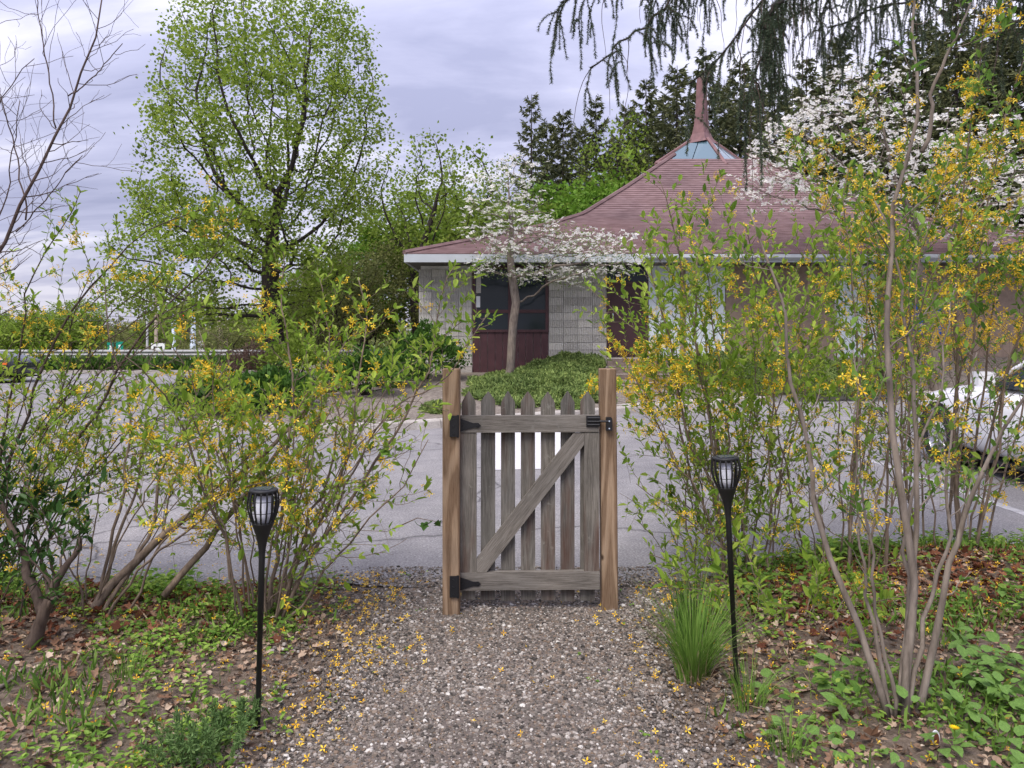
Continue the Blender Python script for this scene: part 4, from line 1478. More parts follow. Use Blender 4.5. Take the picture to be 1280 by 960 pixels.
shrub('bare_tree', 'leafless dark-twigged small tree reaching into the sky over the forsythia', b, can, 'leaf_fors', 17, 0.03, 0.03, 0.0, 0.3, 'bark_twig', 39, twig_len=0.42, leaf_fn=lambda p_: 0.0, cat='tree')

# ---- right side
b = np.array((1.42, 4.85, 0.0)); b[2] = float(gz(b[0], b[1]))
can = fan(b, 16, 2.55, 0.8, (-0.05, 0.1), rs, (0.006, 0.012), 0.25)
can += [(cane_px([(935, 735), (885, 600), (850, 470), (820, 370), (806, 300)], 4.8, 4.8), 0.012),
        (cane_px([(950, 735), (905, 560), (880, 420), (890, 300), (910, 220)], 4.8, 5.0), 0.013),
        (cane_px([(930, 735), (880, 640), (835, 570), (800, 470), (782, 462)], 4.7, 4.6), 0.009),
        (cane_px([(945, 735), (900, 680), (840, 640), (795, 605)], 4.7, 4.5), 0.007)]
shrub('forsythia', 'leafy forsythia with yellow sprays rising behind the torch light beside the latch post', b, can, 'leaf_fors', 14, 0.048, 0.025, 0.04, 0.08, 'bark_cane', 41, flower_fn=lambda p_: 9.0 if (p_[0] < -0.42 and 1.02 < p_[2] < 1.5) else 1.0, leaf_fn=lambda p_: 1.0 if p_[2] > 1.1 else 0.62, group='forsythia shrubs along the car park edge')
b = np.array((2.05, 4.75, 0.0)); b[2] = float(gz(b[0], b[1]))
can = fan(b, 14, 2.85, 1.0, (0.0, 0.05), rs, (0.006, 0.013), 0.3)
shrub('forsythia', 'dense tangled forsythia in front of the tan pavilion wall', b, can, 'leaf_fors', 10, 0.044, 0.029, 0.075, 0.08, 'bark_cane', 43, leaf_fn=lambda p_: 1.0 if p_[2] > 1.2 else 0.4, group='forsythia shrubs along the car park edge')
b = gpt(1122, 905)
can = [(cane_px([(1112, 904), (1075, 800), (1045, 713), (1030, 640), (1004, 473), (985, 370), (930, 250)], 2.97, 3.3), 0.0155),
       (cane_px([(1128, 908), (1128, 790), (1116, 640), (1113, 460), (1130, 330), (1152, 190), (1158, 100), (1150, 0), (1148, -60)], 2.97, 3.2), 0.018),
       (cane_px([(1152, 190), (1175, 90), (1205, 20), (1225, -50)], 3.15, 3.2), 0.010),
       (cane_px([(1136, 905), (1155, 760), (1152, 600), (1140, 440), (1118, 365), (1090, 250)], 2.97, 3.2), 0.015),
       (cane_px([(1146, 900), (1168, 780), (1200, 660), (1240, 575), (1300, 440)], 2.97, 2.85), 0.016),
       (cane_px([(1118, 900), (1090, 790), (1085, 690), (1050, 560), (1060, 470)], 2.95, 3.0), 0.009),
       (cane_px([(1122, 905), (1108, 830), (1075, 700), (1070, 580)], 2.95, 3.2), 0.011),
       (cane_px([(1132, 905), (1142, 790), (1190, 690), (1180, 560), (1215, 440)], 2.97, 3.3), 0.011),
       (cane_px([(1125, 905), (1135, 800), (1130, 680), (1175, 500), (1190, 350)], 3.0, 3.4), 0.011)]
shrub('woody_shrub', 'tall grey-stemmed shrub rising from one clump in the foreground beside the broad leaves', b, can, 'leaf_fors_dark', 5, 0.042, 0.042, 0.05, 0.30, 'bark_grey', 45, twig_len=0.34,
      flower_fn=lambda p_: 1.0 if p_[2] > 0.5 else 2.0)
b = np.array((3.0, 5.25, 0.0)); b[2] = 0.02
can = fan(b, 17, 3.7, 1.0, (0.1, 0.0), rs, (0.009, 0.017), 0.3)
shrub('forsythia', 'tallest forsythia, thick with yellow blossom before the white dogwood', b, can, 'leaf_fors_dark', 10, 0.050, 0.027, 0.13, 0.10, 'bark_cane', 47, twig_len=0.45, flower_size=0.020,
      leaf_fn=lambda p_: 1.0 if p_[2] > 1.6 else 0.3, flower_fn=lambda p_: 1.5 if p_[2] > 1.4 else 0.35, group='forsythia shrubs along the car park edge')
# low leafy shoots at the foot of the grass tuft and along the right bed
b = gpt(868, 735)
can = fan(b, 9, 0.55, 0.3, (0, 0), rs, (0.003, 0.005), 0.12)
shrub('leafy_shoots', 'low leafy shoots clustered behind the grass tuft beside the gravel', b, can, 'leaf_fors', 16, 0.045, 0.022, 0.01, 0.1, 'bark_cane', 51, twig_len=0.16)
b = gpt(985, 800)
can = fan(b, 12, 0.42, 0.55, (0, 0), rs, (0.003, 0.005), 0.25)
shrub('leafy_shoots', 'low leafy shoots spreading over litter right of the torch light', b, can, 'leaf_fors', 14, 0.055, 0.026, 0.01, 0.1, 'bark_cane', 53, twig_len=0.18)

# ================================================================== TREES
# ---- large maple in the island
r = np.random.default_rng(3)
TY = 22.0
tb = W(347, 478, TY); tb[2] = bedz(tb[0], TY) - 0.05


def env(py):     # half-widths in px left / right of x=335, by image row
    yy = [-8, 0, 20, 50, 100, 150, 200, 250, 300, 350, 390, 410]
    lf = [20, 58, 90, 120, 137, 145, 152, 165, 185, 198, 195, 100]
    rt = [20, 85, 115, 130, 140, 152, 152, 135, 115, 95, 70, 20]
    return np.interp(py, yy, lf), np.interp(py, yy, rt)


att = []
while len(att) < 3300:
    py = r.uniform(-8, 408)
    l_, rt_ = env(py)
    a = r.random() * 2 * math.pi
    q = r.random() ** 0.42
    hx = (rt_ if math.cos(a) > 0 else l_) * math.cos(a) * q
    hy = (l_ + rt_) / 2 * math.sin(a) * q
    # hollow under the skirts of the crown, gaps between leaf masses
    if py > 330 and abs(hx) < 30:
        continue
    if py < 250 and r.random() < 0.45:
        continue
    p_ = W(335 + hx, py, TY)
    p_[1] += hy / FPX * TY
    g = math.sin(p_[0] * 1.9 + 1) * math.sin(p_[1] * 1.7) + math.sin(p_[2] * 2.3 + p_[0])
    if g < -0.75 and r.random() < 0.85:
        continue
    att.append(p_)
trunk = [tb]
for k in range(1, 9):
    f = k / 8
    trunk.append(tb + np.array((0.04 * math.sin(k) - 0.25 * f, 0.03 * math.cos(k * 1.3), 3.6 * f)))
P, par = colonise(att, trunk, 0.28, 2.6, 0.36, 200, 0.05, r)
rad = pipe_radii(P, par, 0.007, 0.27)
maple = thing('maple_tree', 'large egg-shaped maple in fresh leaf standing on the island beyond the shrubs', 'tree', tuple(tb))
thick, fine = limb_tubes(P - tb, par, rad, 0.03)
thick.build('trunk', 'bark_dark', maple, True)
fine.build('twigs', 'bark_dark', maple, True, kind='stuff')
tips = np.where(rad < 0.016)[0]
per_ = 24
base_p = np.repeat(P[tips], r.choice([9, 17, 27, 46], len(tips)), 0) - tb
lp = base_p + r.normal(size=base_p.shape) * np.array((0.19, 0.19, 0.11))
n_ = len(lp)
s = r.uniform(0.06, 0.12, n_)
MB().scatter(DIA_V, DIA_F, lp, leaf_axes(n_, 0.55, r=r), np.stack([s * 1.0, s, s], 1)).build('crown', 'leaf_maple', maple, kind='stuff')
print('maple nodes', len(P), 'leaves', n_)


# ---- dogwoods
def dogwood(name, label, base, att, trunk, rroot, seed, step, dinf, dkill, npf, fsize, nleaf, barkm='bark_grey', rtip=0.004, lsize=0.06):
    r = np.random.default_rng(seed)
    base = np.asarray(base, float)
    P, par = colonise(att, trunk, step, dinf, dkill, 160, 0.0, r, 0.18)
    rad = pipe_radii(P, par, rtip, rroot)
    t_ = thing(name, label, 'tree', tuple(base))
    thick, fine = limb_tubes(P - base, par, rad, 0.016)
    thick.build('trunk', barkm, t_, True)
    fine.build('twigs', barkm, t_, True, kind='stuff')
    tips = np.where(rad < rtip * 2.4)[0]
    lp = np.repeat(P[tips], r.choice([0, npf, npf, npf * 2], len(tips)), 0) - base
    lp = lp + r.normal(size=lp.shape) * np.array((0.13, 0.13, 0.03)) + (0, 0, 0.03)
    n_ = len(lp)
    MB().scatter(DW_V, DW_F, lp, frames(rand_dirs(n_, 0, r) * (1, 1, 0.25), rand_dirs(n_, 1.4, r)), fsize * r.uniform(0.6, 1.25, n_)).build('blossoms', 'dogwood', t_, kind='stuff')
    lp = np.repeat(P[tips], nleaf, 0) - base
    lp = lp + r.normal(size=lp.shape) * np.array((0.13, 0.13, 0.06)) - (0, 0, 0.02)
    n_ = len(lp)
    s = lsize * r.uniform(0.6, 1.3, n_)
    MB().scatter(DIA_V, DIA_F, lp, leaf_axes(n_, 0.5, r=r), np.stack([s * 0.5, s, s], 1)).build('leaves', 'leaf_dogwood', t_, kind='stuff')
    print(name, len(P), n_)
    return t_


r = np.random.default_rng(8)
DY = 18.3
db = W(635, 462, DY); db[2] = bedz(db[0], DY) - 0.04
att = []
layers = [(205, 650, 30), (225, 635, 50), (250, 632, 58), (272, 640, 64), (288, 665, 92), (305, 690, 105), (322, 690, 105), (340, 660, 75), (352, 690, 55), (338, 745, 55), (300, 745, 50), (318, 770, 40)]
for (py, pxc, hw) in layers:
    for _ in range(int(hw * 1.55)):
        a = r.random() * 6.283
        q = r.random() ** 0.5
        p_ = W(pxc + hw * q * math.cos(a), py + r.normal() * 2.5, DY)
        p_[1] += hw * 0.8 * q * math.sin(a) / FPX * DY
        att.append(p_)
tk = [db, db + (0.06, 0, 0.35), W(640, 425, DY), W(642, 400, DY), W(645, 378, DY), W(640, 345, DY), W(637, 315, DY), W(640, 285, DY)]
dogwood('dogwood_tree', 'small white dogwood with layered blossom in front of the maroon window', db, att, tk, 0.10, 9, 0.16, 1.3, 0.17, 2, 0.062, 6)
r = np.random.default_rng(12)
RY = 14.5
rb = np.array(((1190 - 640) / FPX * 14.9, RY + 1.2, 0.0)); rb[1] = 18.8; rb[0] = 10.4
rb[2] = bedz(rb[0], rb[1]) - 0.04
RY = 18.5
att = []
for _ in range(2700):
    px = r.uniform(940, 1340)
    top = np.interp(px, [905, 1000, 1030, 1100, 1160, 1240, 1330], [215, 125, 96, 105, 150, 175, 185])
    bot = np.interp(px, [905, 1000, 1100, 1200, 1330], [240, 255, 275, 296, 302])
    py = top + (bot - top) * r.random()
    py = round(py / 17) * 17 + r.normal() * 2.5
    p_ = W(px, py, RY)
    p_[1] += r.uniform(-1.6, 1.6)
    att.append(p_)
tk = [rb, rb + (-0.05, 0, 0.6), rb + (-0.1, 0, 1.2), rb + (-0.2, 0, 1.9), rb + (-0.4, -0.1, 2.6), rb + (-0.7, -0.2, 3.2)]
dogwood('dogwood_tree', 'broad dogwood massed with white blossom behind the tallest forsythia', rb, att, tk, 0.16, 13, 0.22, 1.8, 0.22, 2, 0.08, 3)


# ---- conifers behind the pavilion
FR_V = [(0, 0, 0), (0.10, 0.15, 0), (0.30, 0.30, -0.05), (0.12, 0.38, 0), (0.26, 0.58, -0.06), (0.09, 0.62, 0), (0.15, 0.82, -0.05), (0, 1, -0.08),
        (-0.15, 0.82, -0.05), (-0.09, 0.62, 0), (-0.26, 0.58, -0.06), (-0.12, 0.38, 0), (-0.30, 0.30, -0.05), (-0.10, 0.15, 0)]
FR_F = [(0, 1, 13), (1, 2, 3), (13, 11, 12), (1, 3, 13), (3, 11, 13), (3, 4, 5), (11, 9, 10), (3, 5, 11), (5, 9, 11), (5, 6, 7), (9, 7, 8), (5, 7, 9)]


def spruce_meshes(seed, H=16.0, wid=0.21, nb_=95, sparse=0.0):
    r = np.random.default_rng(seed)
    tr = MB()
    tr.tube([(0, 0, -0.3), (0.02, 0, H * 0.5), (0, 0.02, H)], [0.22, 0.13, 0.015], 8)
    pos, dr, sz = [], [], []
    for k in range(nb_):
        z = H * (0.10 + 0.89 * (k + r.random()) / nb_)
        f = 1 - z / H
        Lb = (H * wid * f ** 0.8 + 0.25) * r.uniform(0.65, 1.15)
        a = k * 2.399 + r.normal() * 0.3
        o_ = np.array((math.cos(a), math.sin(a), 0))
        rise = 0.45 - 0.9 * f
        pts = [np.array((0, 0, z)) + o_ * Lb * q + np.array((0, 0, 1)) * Lb * (rise * q * 0.6 - 0.30 * q * (1 - q) * 1.5 + 0.18 * q ** 3) for q in np.linspace(0, 1, 7)]
        pts = np.array(pts)
        tr.tube(pts, np.linspace(0.035 * f + 0.012, 0.006, 7), 3, False)
        m_ = int((50 + 120 * f) * (1 - sparse))
        for _ in range(m_):
            q = r.uniform(0.12, 1.0)
            p_, d_ = along(pts, min(q, 0.99))
            sd = np.array((-o_[1], o_[0], 0)) * r.choice((-1, 1))
            dd = d_ * 0.7 + sd * r.uniform(0.2, 1.0) + np.array((0, 0, -r.uniform(0.1, 1.0))) + r.normal(size=3) * 0.15
            pos.append(p_)
            dr.append(dd)
            sz.append(r.uniform(0.28, 0.68) * (0.6 + 0.5 * f))
    pos, dr, sz = np.array(pos), np.array(dr), np.array(sz)
    nn = rand_dirs(len(pos), 0.9, r)
    cr = MB().scatter(DIA_V, DIA_F, pos, frames(dr, nn), np.stack([sz * 0.22, sz, sz], 1))
    a, b_ = tr.mesh('trunk', True), cr.mesh('crown')
    a.materials.append(MAT['bark_dark'])
    b_.materials.append(MAT['needle'])
    return a, b_


SPV = [spruce_meshes(61, wid=0.21, nb_=85, sparse=0.2), spruce_meshes(62, wid=0.21, nb_=110), spruce_meshes(63, wid=0.26, nb_=125), spruce_meshes(64, wid=0.18, nb_=100)]
# (px of trunk, py of tip, depth, variant, label)
SPR = [(664, 118, 50, 0, 'thin-crowned spruce with sparse top, first of the row behind the roof'),
       (704, 136, 52, 1, 'short dark spruce second in the row beyond the white dogwood'),
       (745, 120, 49, 3, 'narrow spruce standing over the round bright green tree'),
       (808, 98, 47, 1, 'dark spruce above the roof slope, beside the pale green birch'),
       (846, 82, 44, 2, 'tall dark spruce just beside the maroon spire'),
       (882, 60, 50, 3, 'slim spruce rising directly behind the maroon spire'),
       (925, 75, 45, 2, 'broad dark spruce on the shrub side of the spire'),
       (968, 95, 49, 1, 'dark spruce under the hanging spruce boughs'),
       (1008, 70, 46, 3, 'narrow dark spruce behind the tip of the big dogwood blossom'),
       (1050, 40, 45, 1, 'dark spruce between hanging boughs above the dogwood'),
       (1078, 100, 50, 0, 'thin spruce with open branches behind the dogwood crown'),
       (1110, 55, 43, 2, 'wide dark spruce behind the bough that crosses the sky'),
       (1152, 20, 44, 1, 'very tall dark spruce behind the grey foreground stem'),
       (1195, -10, 40, 2, 'tall dark spruce cut by the upper frame edge'),
       (1240, 10, 42, 1, 'tall dark spruce behind the topmost yellow blossom'),
       (1285, -20, 40, 2, 'tall dark spruce at the very edge of the frame'),
       (1330, -40, 43, 1, 'tall spruce mostly beyond the frame edge'),
       (684, 150, 56, 2, 'broad spruce filling the gap between the first two of the row'),
       (726, 155, 57, 2, 'broad spruce between the second and third of the row'),
       (785, 130, 56, 2, 'broad spruce behind the pale green birch'),
       (828, 118, 53, 2, 'broad spruce between the two dark ones before the spire'),
       (905, 100, 55, 2, 'broad spruce behind the spire, shrub side'),
       (945, 110, 54, 2, 'broad spruce deep behind the hanging boughs'),
       (990, 105, 56, 1, 'spruce deep behind the dogwood crown tip'),
       (1030, 90, 55, 2, 'broad spruce deep behind the dogwood top'),
       (1090, 85, 54, 2, 'broad spruce deep behind the crossing bough'),
       (1132, 75, 53, 1, 'spruce deep behind the grey foreground stem'),
       (1172, 50, 52, 2, 'broad spruce deep behind the upper fork of the grey stem'),
       (1218, 40, 51, 2, 'broad spruce deep behind the upper yellow blossom'),
       (1262, 30, 52, 1, 'spruce deep behind the frame-edge blossom'),
       (770, 175, 54, 2, 'low dark spruce between taller ones behind the roof')]
for k, (px, py, Y, vi, lab) in enumerate(SPR):
    t_ = thing('spruce_tree', lab, 'tree', ((px - 640) / FPX * Y, Y, -0.5 if Y < 60 else -2), rng.random() * 6.28, 'spruces behind the pavilion')
    H = CAMH + (HOR - py) / FPX * Y + 0.5
    t_.scale = (H / 16 * rng.uniform(0.88, 1.08),) * 2 + (H / 16,)
    link('trunk', SPV[vi][0], None, t_)
    link('crown', SPV[vi][1], None, t_, kind='stuff')


# ---- broadleaf background trees
def broadleaf(seed, H=8.0, rx=3.0, trunk_f=0.25, natt=700, leafm='leaf_bg', per_=9, ls=0.2, gapy=0.5, rz=None, barkm='bark_dark', step=0.34, low=False):
    r = np.random.default_rng(seed)
    rz = rz or H * (1 - trunk_f) / 2
    c_ = np.array((0, 0, H - rz))
    lobes = [(c_ + norm(r.normal(size=3)) * np.array((rx, rx, rz)) * 0.55, r.uniform(0.35, 0.6)) for _ in range(9)] + [(c_, 0.6)]
    att = np.concatenate([ellipsoid_pts(int(natt / 10), lc, np.array((rx, rx, rz)) * lr, 0.3, r) for lc, lr in lobes])
    att = att[att[:, 2] > (0.1 if low else H * trunk_f * 0.6)]
    th = H * trunk_f
    tk = [np.array((0.05 * math.sin(k), 0.05 * math.cos(k), th * k / 4)) for k in range(5)]
    P, par = colonise(att, tk, step, 3.0, step * 1.25, 150, 0.05, r)
    rad = pipe_radii(P, par, 0.008, 0.02 * H + 0.04)
    thick, fine = limb_tubes(P, par, rad, None)
    tips = np.where(rad < 0.022)[0]
    lp = np.repeat(P[tips], per_, 0)
    lp = lp + r.normal(size=lp.shape) * step * np.array((0.55, 0.55, 0.4))
    s = ls * r.uniform(0.6, 1.3, len(lp))
    cr = MB().scatter(DIA_V, DIA_F, lp, leaf_axes(len(lp), 0.5, r=r), np.stack([s * 0.95, s, s], 1))
    a, b_ = thick.mesh('trunk', True), cr.mesh('crown')
    a.materials.append(MAT[barkm])
    b_.materials.append(MAT[leafm])
    print('broadleaf', seed, len(P), len(lp))
    return a, b_, H


BV = {'fresh': broadleaf(71, 8, 3.2, 0.22, 900, 'leaf_bg', 34, 0.13), 'bright': broadleaf(72, 8, 3.4, 0.15, 900, 'leaf_bg2', 40, 0.14, low=True),
      'olive': broadleaf(73, 8, 3.6, 0.15, 800, 'leaf_bg3', 30, 0.11, low=True), 'thin': broadleaf(74, 8, 2.4, 0.4, 420, 'leaf_bg', 16, 0.11),
      'birch': broadleaf(75, 8, 1.9, 0.3, 500, 'leaf_bg', 18, 0.10)}
BT = [('thin', 521, 168, 30, 285, 1.0, 'thin-crowned tree with dark forked trunk rising beyond the eave corner'),
      ('thin', 590, 185, 38, 300, 1.0, 'half-bare tree behind the white dogwood crown'),
      ('bright', 722, 190, 44, 300, 0.95, 'round bright green tree under the row of spruces'),
      ('birch', 775, 140, 46, 300, 0.8, 'pale green birch between two dark spruces'),
      ('fresh', 560, 232, 36, 330, 1.5, 'rounded green tree behind the low corner of the roof'),
      ('bright', 500, 262, 34, 330, 1.2, 'bright green bush-like tree between maple and eave corner'),
      ('fresh', 622, 245, 40, 320, 1.3, 'green tree directly behind the dogwood blossom'),
      ('olive', 455, 270, 30, 400, 1.1, 'olive green small tree between the maple and the pavilion'),
      ('olive', 420, 300, 27, 430, 1.0, 'dull olive thicket under the maple crown, pavilion side'),
      ('fresh', 660, 255, 46, 320, 1.2, 'green tree beneath the first spruce of the row'),
      ('olive', 300, 378, 44, 440, 1.4, 'olive brown tree behind the signal poles, nearest the maple trunk'),
      ('olive', 262, 392, 52, 440, 1.4, 'olive tree behind the thick signal pole'),
      ('fresh', 205, 395, 70, 440, 1.6, 'green roadside tree behind the white route sign'),
      ('olive', 160, 390, 75, 440, 1.6, 'olive roadside tree above the green road sign'),
      ('fresh', 95, 372, 66, 440, 1.25, 'taller rounded tree on the far roadside skyline'),
      ('fresh', 55, 392, 62, 440, 1.5, 'green tree on the far roadside, second from the frame edge'),
      ('fresh', 15, 388, 60, 440, 1.5, 'green tree on the far roadside at the frame edge'),
      ('olive', 128, 398, 80, 440, 1.7, 'low olive tree far beyond the guardrail'),
      ('olive', 235, 402, 85, 440, 1.7, 'low olive tree far behind the red signal'),
      ('fresh', -40, 380, 62, 440, 1.5, 'green roadside tree just outside the frame edge'),
      ('olive', 355, 372, 46, 440, 1.3, 'olive tree hidden behind the maple trunk'),
      ('fresh', 395, 330, 40, 440, 1.2, 'green tree behind the maple on its pavilion side')]
for (kd, px, py, Y, pb, wf, lab) in BT:
    a, b_, H0 = BV[kd]
    gzv = float(far_z(0, Y)) - 0.1
    t_ = thing('leafy_tree', lab, 'tree', ((px - 640) / FPX * Y, Y, gzv), rng.random() * 6.28, 'trees beyond the car park')
    H = CAMH + (HOR - py) / FPX * Y - gzv
    t_.scale = (H / H0 * wf, H / H0 * wf, H / H0)
    link('trunk', a, None, t_)
    link('crown', b_, None, t_, kind='stuff')


# far-off wood closing the view beyond the highway
N = 42000
rw = np.random.default_rng(77)
xw = rw.uniform(-190, 60, N)
yw = rw.uniform(105, 150, N)
topw = 4.2 + 1.6 * np.sin(xw * 0.11) + 1.1 * np.sin(xw * 0.31 + yw * 0.2) + 0.6 * np.sin(xw * 0.9 + yw)
zw = -2.2 + (topw + 2.2) * rw.random(N) ** 0.6
sw = rw.uniform(0.4, 0.9, N)
MB().scatter(DIA_V, DIA_F, np.stack([xw, yw, zw], 1), leaf_axes(N, 0.5, r=rw), sw).build('distant_wood', 'leaf_bg3', kind='stuff', label='far-off olive green wood along the horizon')


# ---- bushes in the bed
def bush(name, label, c_, rr, n_, leafm, ls, seed, up=0.5, stem='bark_dark', cat='bush', w=0.55, shell=0.55, tmpl=(LEAF_V, LEAF_F), lump=0.2, group=None):
    r = np.random.default_rng(seed)
    c_ = np.asarray(c_, float)
    t_ = thing(name, label, cat, tuple(c_), 0, group)
    v = norm(r.normal(size=(n_, 3)))
    v[:, 2] = np.where(v[:, 2] < -0.25, -v[:, 2], v[:, 2])
    lumpf = 1 + lump * np.sin(v[:, 0] * 6 + 1) * np.sin(v[:, 1] * 5 + 2) + lump * 0.7 * np.sin(v[:, 2] * 9 + v[:, 0] * 7)
    u = shell + (1 - shell) * r.random(n_) ** 0.6
    pts = v * (u * lumpf)[:, None] * np.asarray(rr) + np.array((0, 0, rr[2] * 0.45))
    d = v + r.normal(size=v.shape) * 0.6 + (0, 0, 0.4)
    s = ls * r.uniform(0.6, 1.3, n_)
    MB().scatter(*tmpl, pts, frames(d, v + r.normal(size=v.shape) * 0.5 + (0, 0, up)), np.stack([s * w, s, s], 1)).build('foliage', leafm, t_, kind='stuff')
    st_ = MB()
    for k in range(14):
        e = pts[r.integers(n_)] * 0.9
        st_.tube([(0, 0, -0.1), e * (0.3, 0.3, 0.5), e], [0.02, 0.012, 0.004], 5, False)
    st_.build('stems', stem, t_, True)
    return t_


bc = W(533, 480, 18.6); bc[2] = bedz(bc[0], 18.6)
bush('rounded_bush', 'rounded deep green bush against the ribbed block wall', bc, (0.88, 0.85, 0.86), 5200, 'leaf_mid', 0.085, 81)
bc = W(497, 480, 17.0); bc[2] = bedz(bc[0], 17.0)
bush('rounded_bush', 'smaller green bush in front of the rounded one, by the kerb', bc, (0.62, 0.6, 0.55), 2600, 'leaf_mid', 0.08, 82)
bc = W(455, 480, 15.5); bc[2] = bedz(bc[0], 15.5)
bush('rounded_bush', 'leafy green bush seen through the forsythia beside the island kerb', bc, (0.75, 0.7, 0.6), 2600, 'leaf_mid', 0.09, 83)
bc = W(285, 520, 13.3); bc[2] = bedz(bc[0], 13.3)
bush('perennial_clump', 'lush dark green perennial clump at the island tip', bc, (0.85, 0.8, 0.42), 2600, 'leaf_dark', 0.14, 84, cat='plant', w=0.5)
bc = W(345, 520, 13.8); bc[2] = bedz(bc[0], 13.8)
bush('perennial_clump', 'green perennial clump inward from the island tip', bc, (0.7, 0.7, 0.45), 1800, 'leaf_mid', 0.13, 85, cat='plant', w=0.45)
bc = W(318, 470, 19.5); bc[2] = bedz(bc[0], 19.5)
bush('twiggy_bush', 'purplish brown twiggy bush on the island below the maple', bc, (0.75, 0.7, 0.75), 2600, 'leaf_purple', 0.10, 86, w=0.18)
bc = W(372, 470, 19.0); bc[2] = bedz(bc[0], 19.0)
bush('rounded_bush', 'green bush at the foot of the maple', bc, (0.9, 0.8, 0.8), 2400, 'leaf_bg', 0.09, 87)
# pink flowers on the island
for k, (px, py, Y, lab) in enumerate([(214, 533, 12.75, 'single pink flower at the island tip'), (349, 472, 18.6, 'pink-violet flower beside the twiggy bush')]):
    q = W(px, py, Y)
    z0 = bedz(q[0], Y)
    z0 = min(z0, q[2] - 0.05)
    t_ = thing('pink_flower', lab, 'flower', (q[0], Y, z0))
    h = max(0.12, q[2] - z0)
    MB().tube([(0, 0, -0.03), (0.01, 0, h)], 0.006, 5).build('stem', 'leaf_mid', t_)
    v, f = petals(6, 0.7, 0.3)
    MB().scatter(v, f, [(0.01, 0, h), (0.01, 0, h + 0.01)], np.stack([np.eye(3), np.array([(0.8, 0.6, 0), (-0.6, 0.8, 0), (0, 0, 1)])]), np.array([0.075, 0.06])).build('petals', 'pink', t_)


# junipers: spreading carpets either side of the steps
def juniper(name, label, poly_px, n_, seed, hh=0.32):
    r = np.random.default_rng(seed)
    x0, x1, y0, y1 = poly_px
    cxx, cyy = (x0 + x1) / 2, (y0 + y1) / 2
    x, y = r.uniform(x0, x1, n_ * 3), r.uniform(y0, y1, n_ * 3)
    e = ((x - cxx) / (x1 - cxx)) ** 2 + ((y - cyy) / (y1 - cyy)) ** 2 + 0.18 * np.sin(x * 5 + y * 3)
    k = np.where(e < 1)[0][:n_]
    x, y, e = x[k], y[k], np.maximum(e[k], 0)
    n_ = len(k)
    h = hh * (1 - e * 0.75) * (0.75 + 0.35 * np.sin(x * 3.1 + 1) * np.sin(y * 3.7) + 0.25 * np.sin(x * 8) * np.sin(y * 9))
    pts = np.stack([x, y, h * r.uniform(0.5, 1.0, n_)], 1)
    gx_, gy_ = np.linspace(x0, x1, 14), np.linspace(y0, y1, 14)
    Z = np.array([[bedz(a, b_) for a in gx_] for b_ in gy_])
    ix = np.clip((pts[:, 0] - x0) / (x1 - x0) * 13, 0, 12.999)
    iy = np.clip((pts[:, 1] - y0) / (y1 - y0) * 13, 0, 12.999)
    pts[:, 2] += Z[np.round(iy).astype(int), np.round(ix).astype(int)]
    org = np.array((cxx, cyy, bedz(cxx, cyy)))
    d = rand_dirs(n_, 0.35, r)
    s = r.uniform(0.045, 0.115, n_)
    t_ = thing(name, label, 'juniper', tuple(org))
    MB().scatter(DIA_V, DIA_F, pts - org, frames(d, rand_dirs(n_, 1.0, r)), np.stack([s * 0.32, s, s], 1)).build('foliage', 'juniper', t_, kind='stuff')


juniper('spreading_juniper', 'broad carpet of spreading juniper on the bank between dogwood and steps', (-1.0, 2.25, 14.0, 20.1), 62000, 91, 0.27)
juniper('spreading_juniper', 'narrow strip of spreading juniper below the maroon window', (0.1, 2.4, 18.2, 20.4), 22000, 92, 0.34)
juniper('spreading_juniper', 'spreading juniper on the far side of the steps by pale panels', (3.7, 9.5, 17.2, 20.3), 42000, 93, 0.45)
juniper('spreading_juniper', 'small juniper patch by the kerb near the hinge post', (-1.62, -0.95, 13.1, 14.0), 3500, 94, 0.16)

# daylily strip along the far kerb
N = 5200
r = np.random.default_rng(95)
pos = np.stack([r.uniform(-34, -8.9, N), r.uniform(30.4, 32.2, N), np.full(N, 0.08)], 1)
d = rand_dirs(N, 1.2, r)
s = r.uniform(0.35, 0.75, N)
MB().scatter(LEAF_V, LEAF_F, pos, frames(d, rand_dirs(N, 0, r)), np.stack([s * 0.12, s, s], 1)).build('daylily_leaves', 'leaf_mid', kind='stuff', label='strip of upright green daylily leaves along the far kerb')

# ================================================================== FAR ROADSIDE
gr = thing('guardrail', 'pale steel guardrail beyond the far verge', 'guardrail', (-16, 35, 0))
MB().add([(-26, 0, 0.52), (10, 0, 0.52), (10, -0.06, 0.60), (-26, -0.06, 0.60), (10, 0, 0.68), (-26, 0, 0.68), (10, -0.06, 0.76), (-26, -0.06, 0.76), (10, 0, 0.84), (-26, 0, 0.84)],
         [(0, 1, 2, 3), (3, 2, 4, 5), (5, 4, 6, 7), (7, 6, 8, 9)]).build('rail', 'guardrail', gr)
for k in range(14):
    MB().box((-25 + k * 2.6, 0.02, -0.2), (-24.9 + k * 2.6, 0.14, 0.8)).build('post', 'guardrail', gr)


def pole(name, label, px, Y, pyt, rad, mat, cat='pole', group=None):
    z = float(far_z(0, Y)) - 0.1
    x = (px - 640) / FPX * Y
    t_ = thing(name, label, cat, (x, Y, z), 0, group)
    H = CAMH + (HOR - pyt) / FPX * Y - z
    MB().lathe([(0.0, 0), (rad * 1.6, 0), (rad * 1.6, 0.3), (rad, 0.32), (rad * 0.75, H), (0, H + 0.01)], 12).build('shaft', mat, t_, True)
    return t_, H


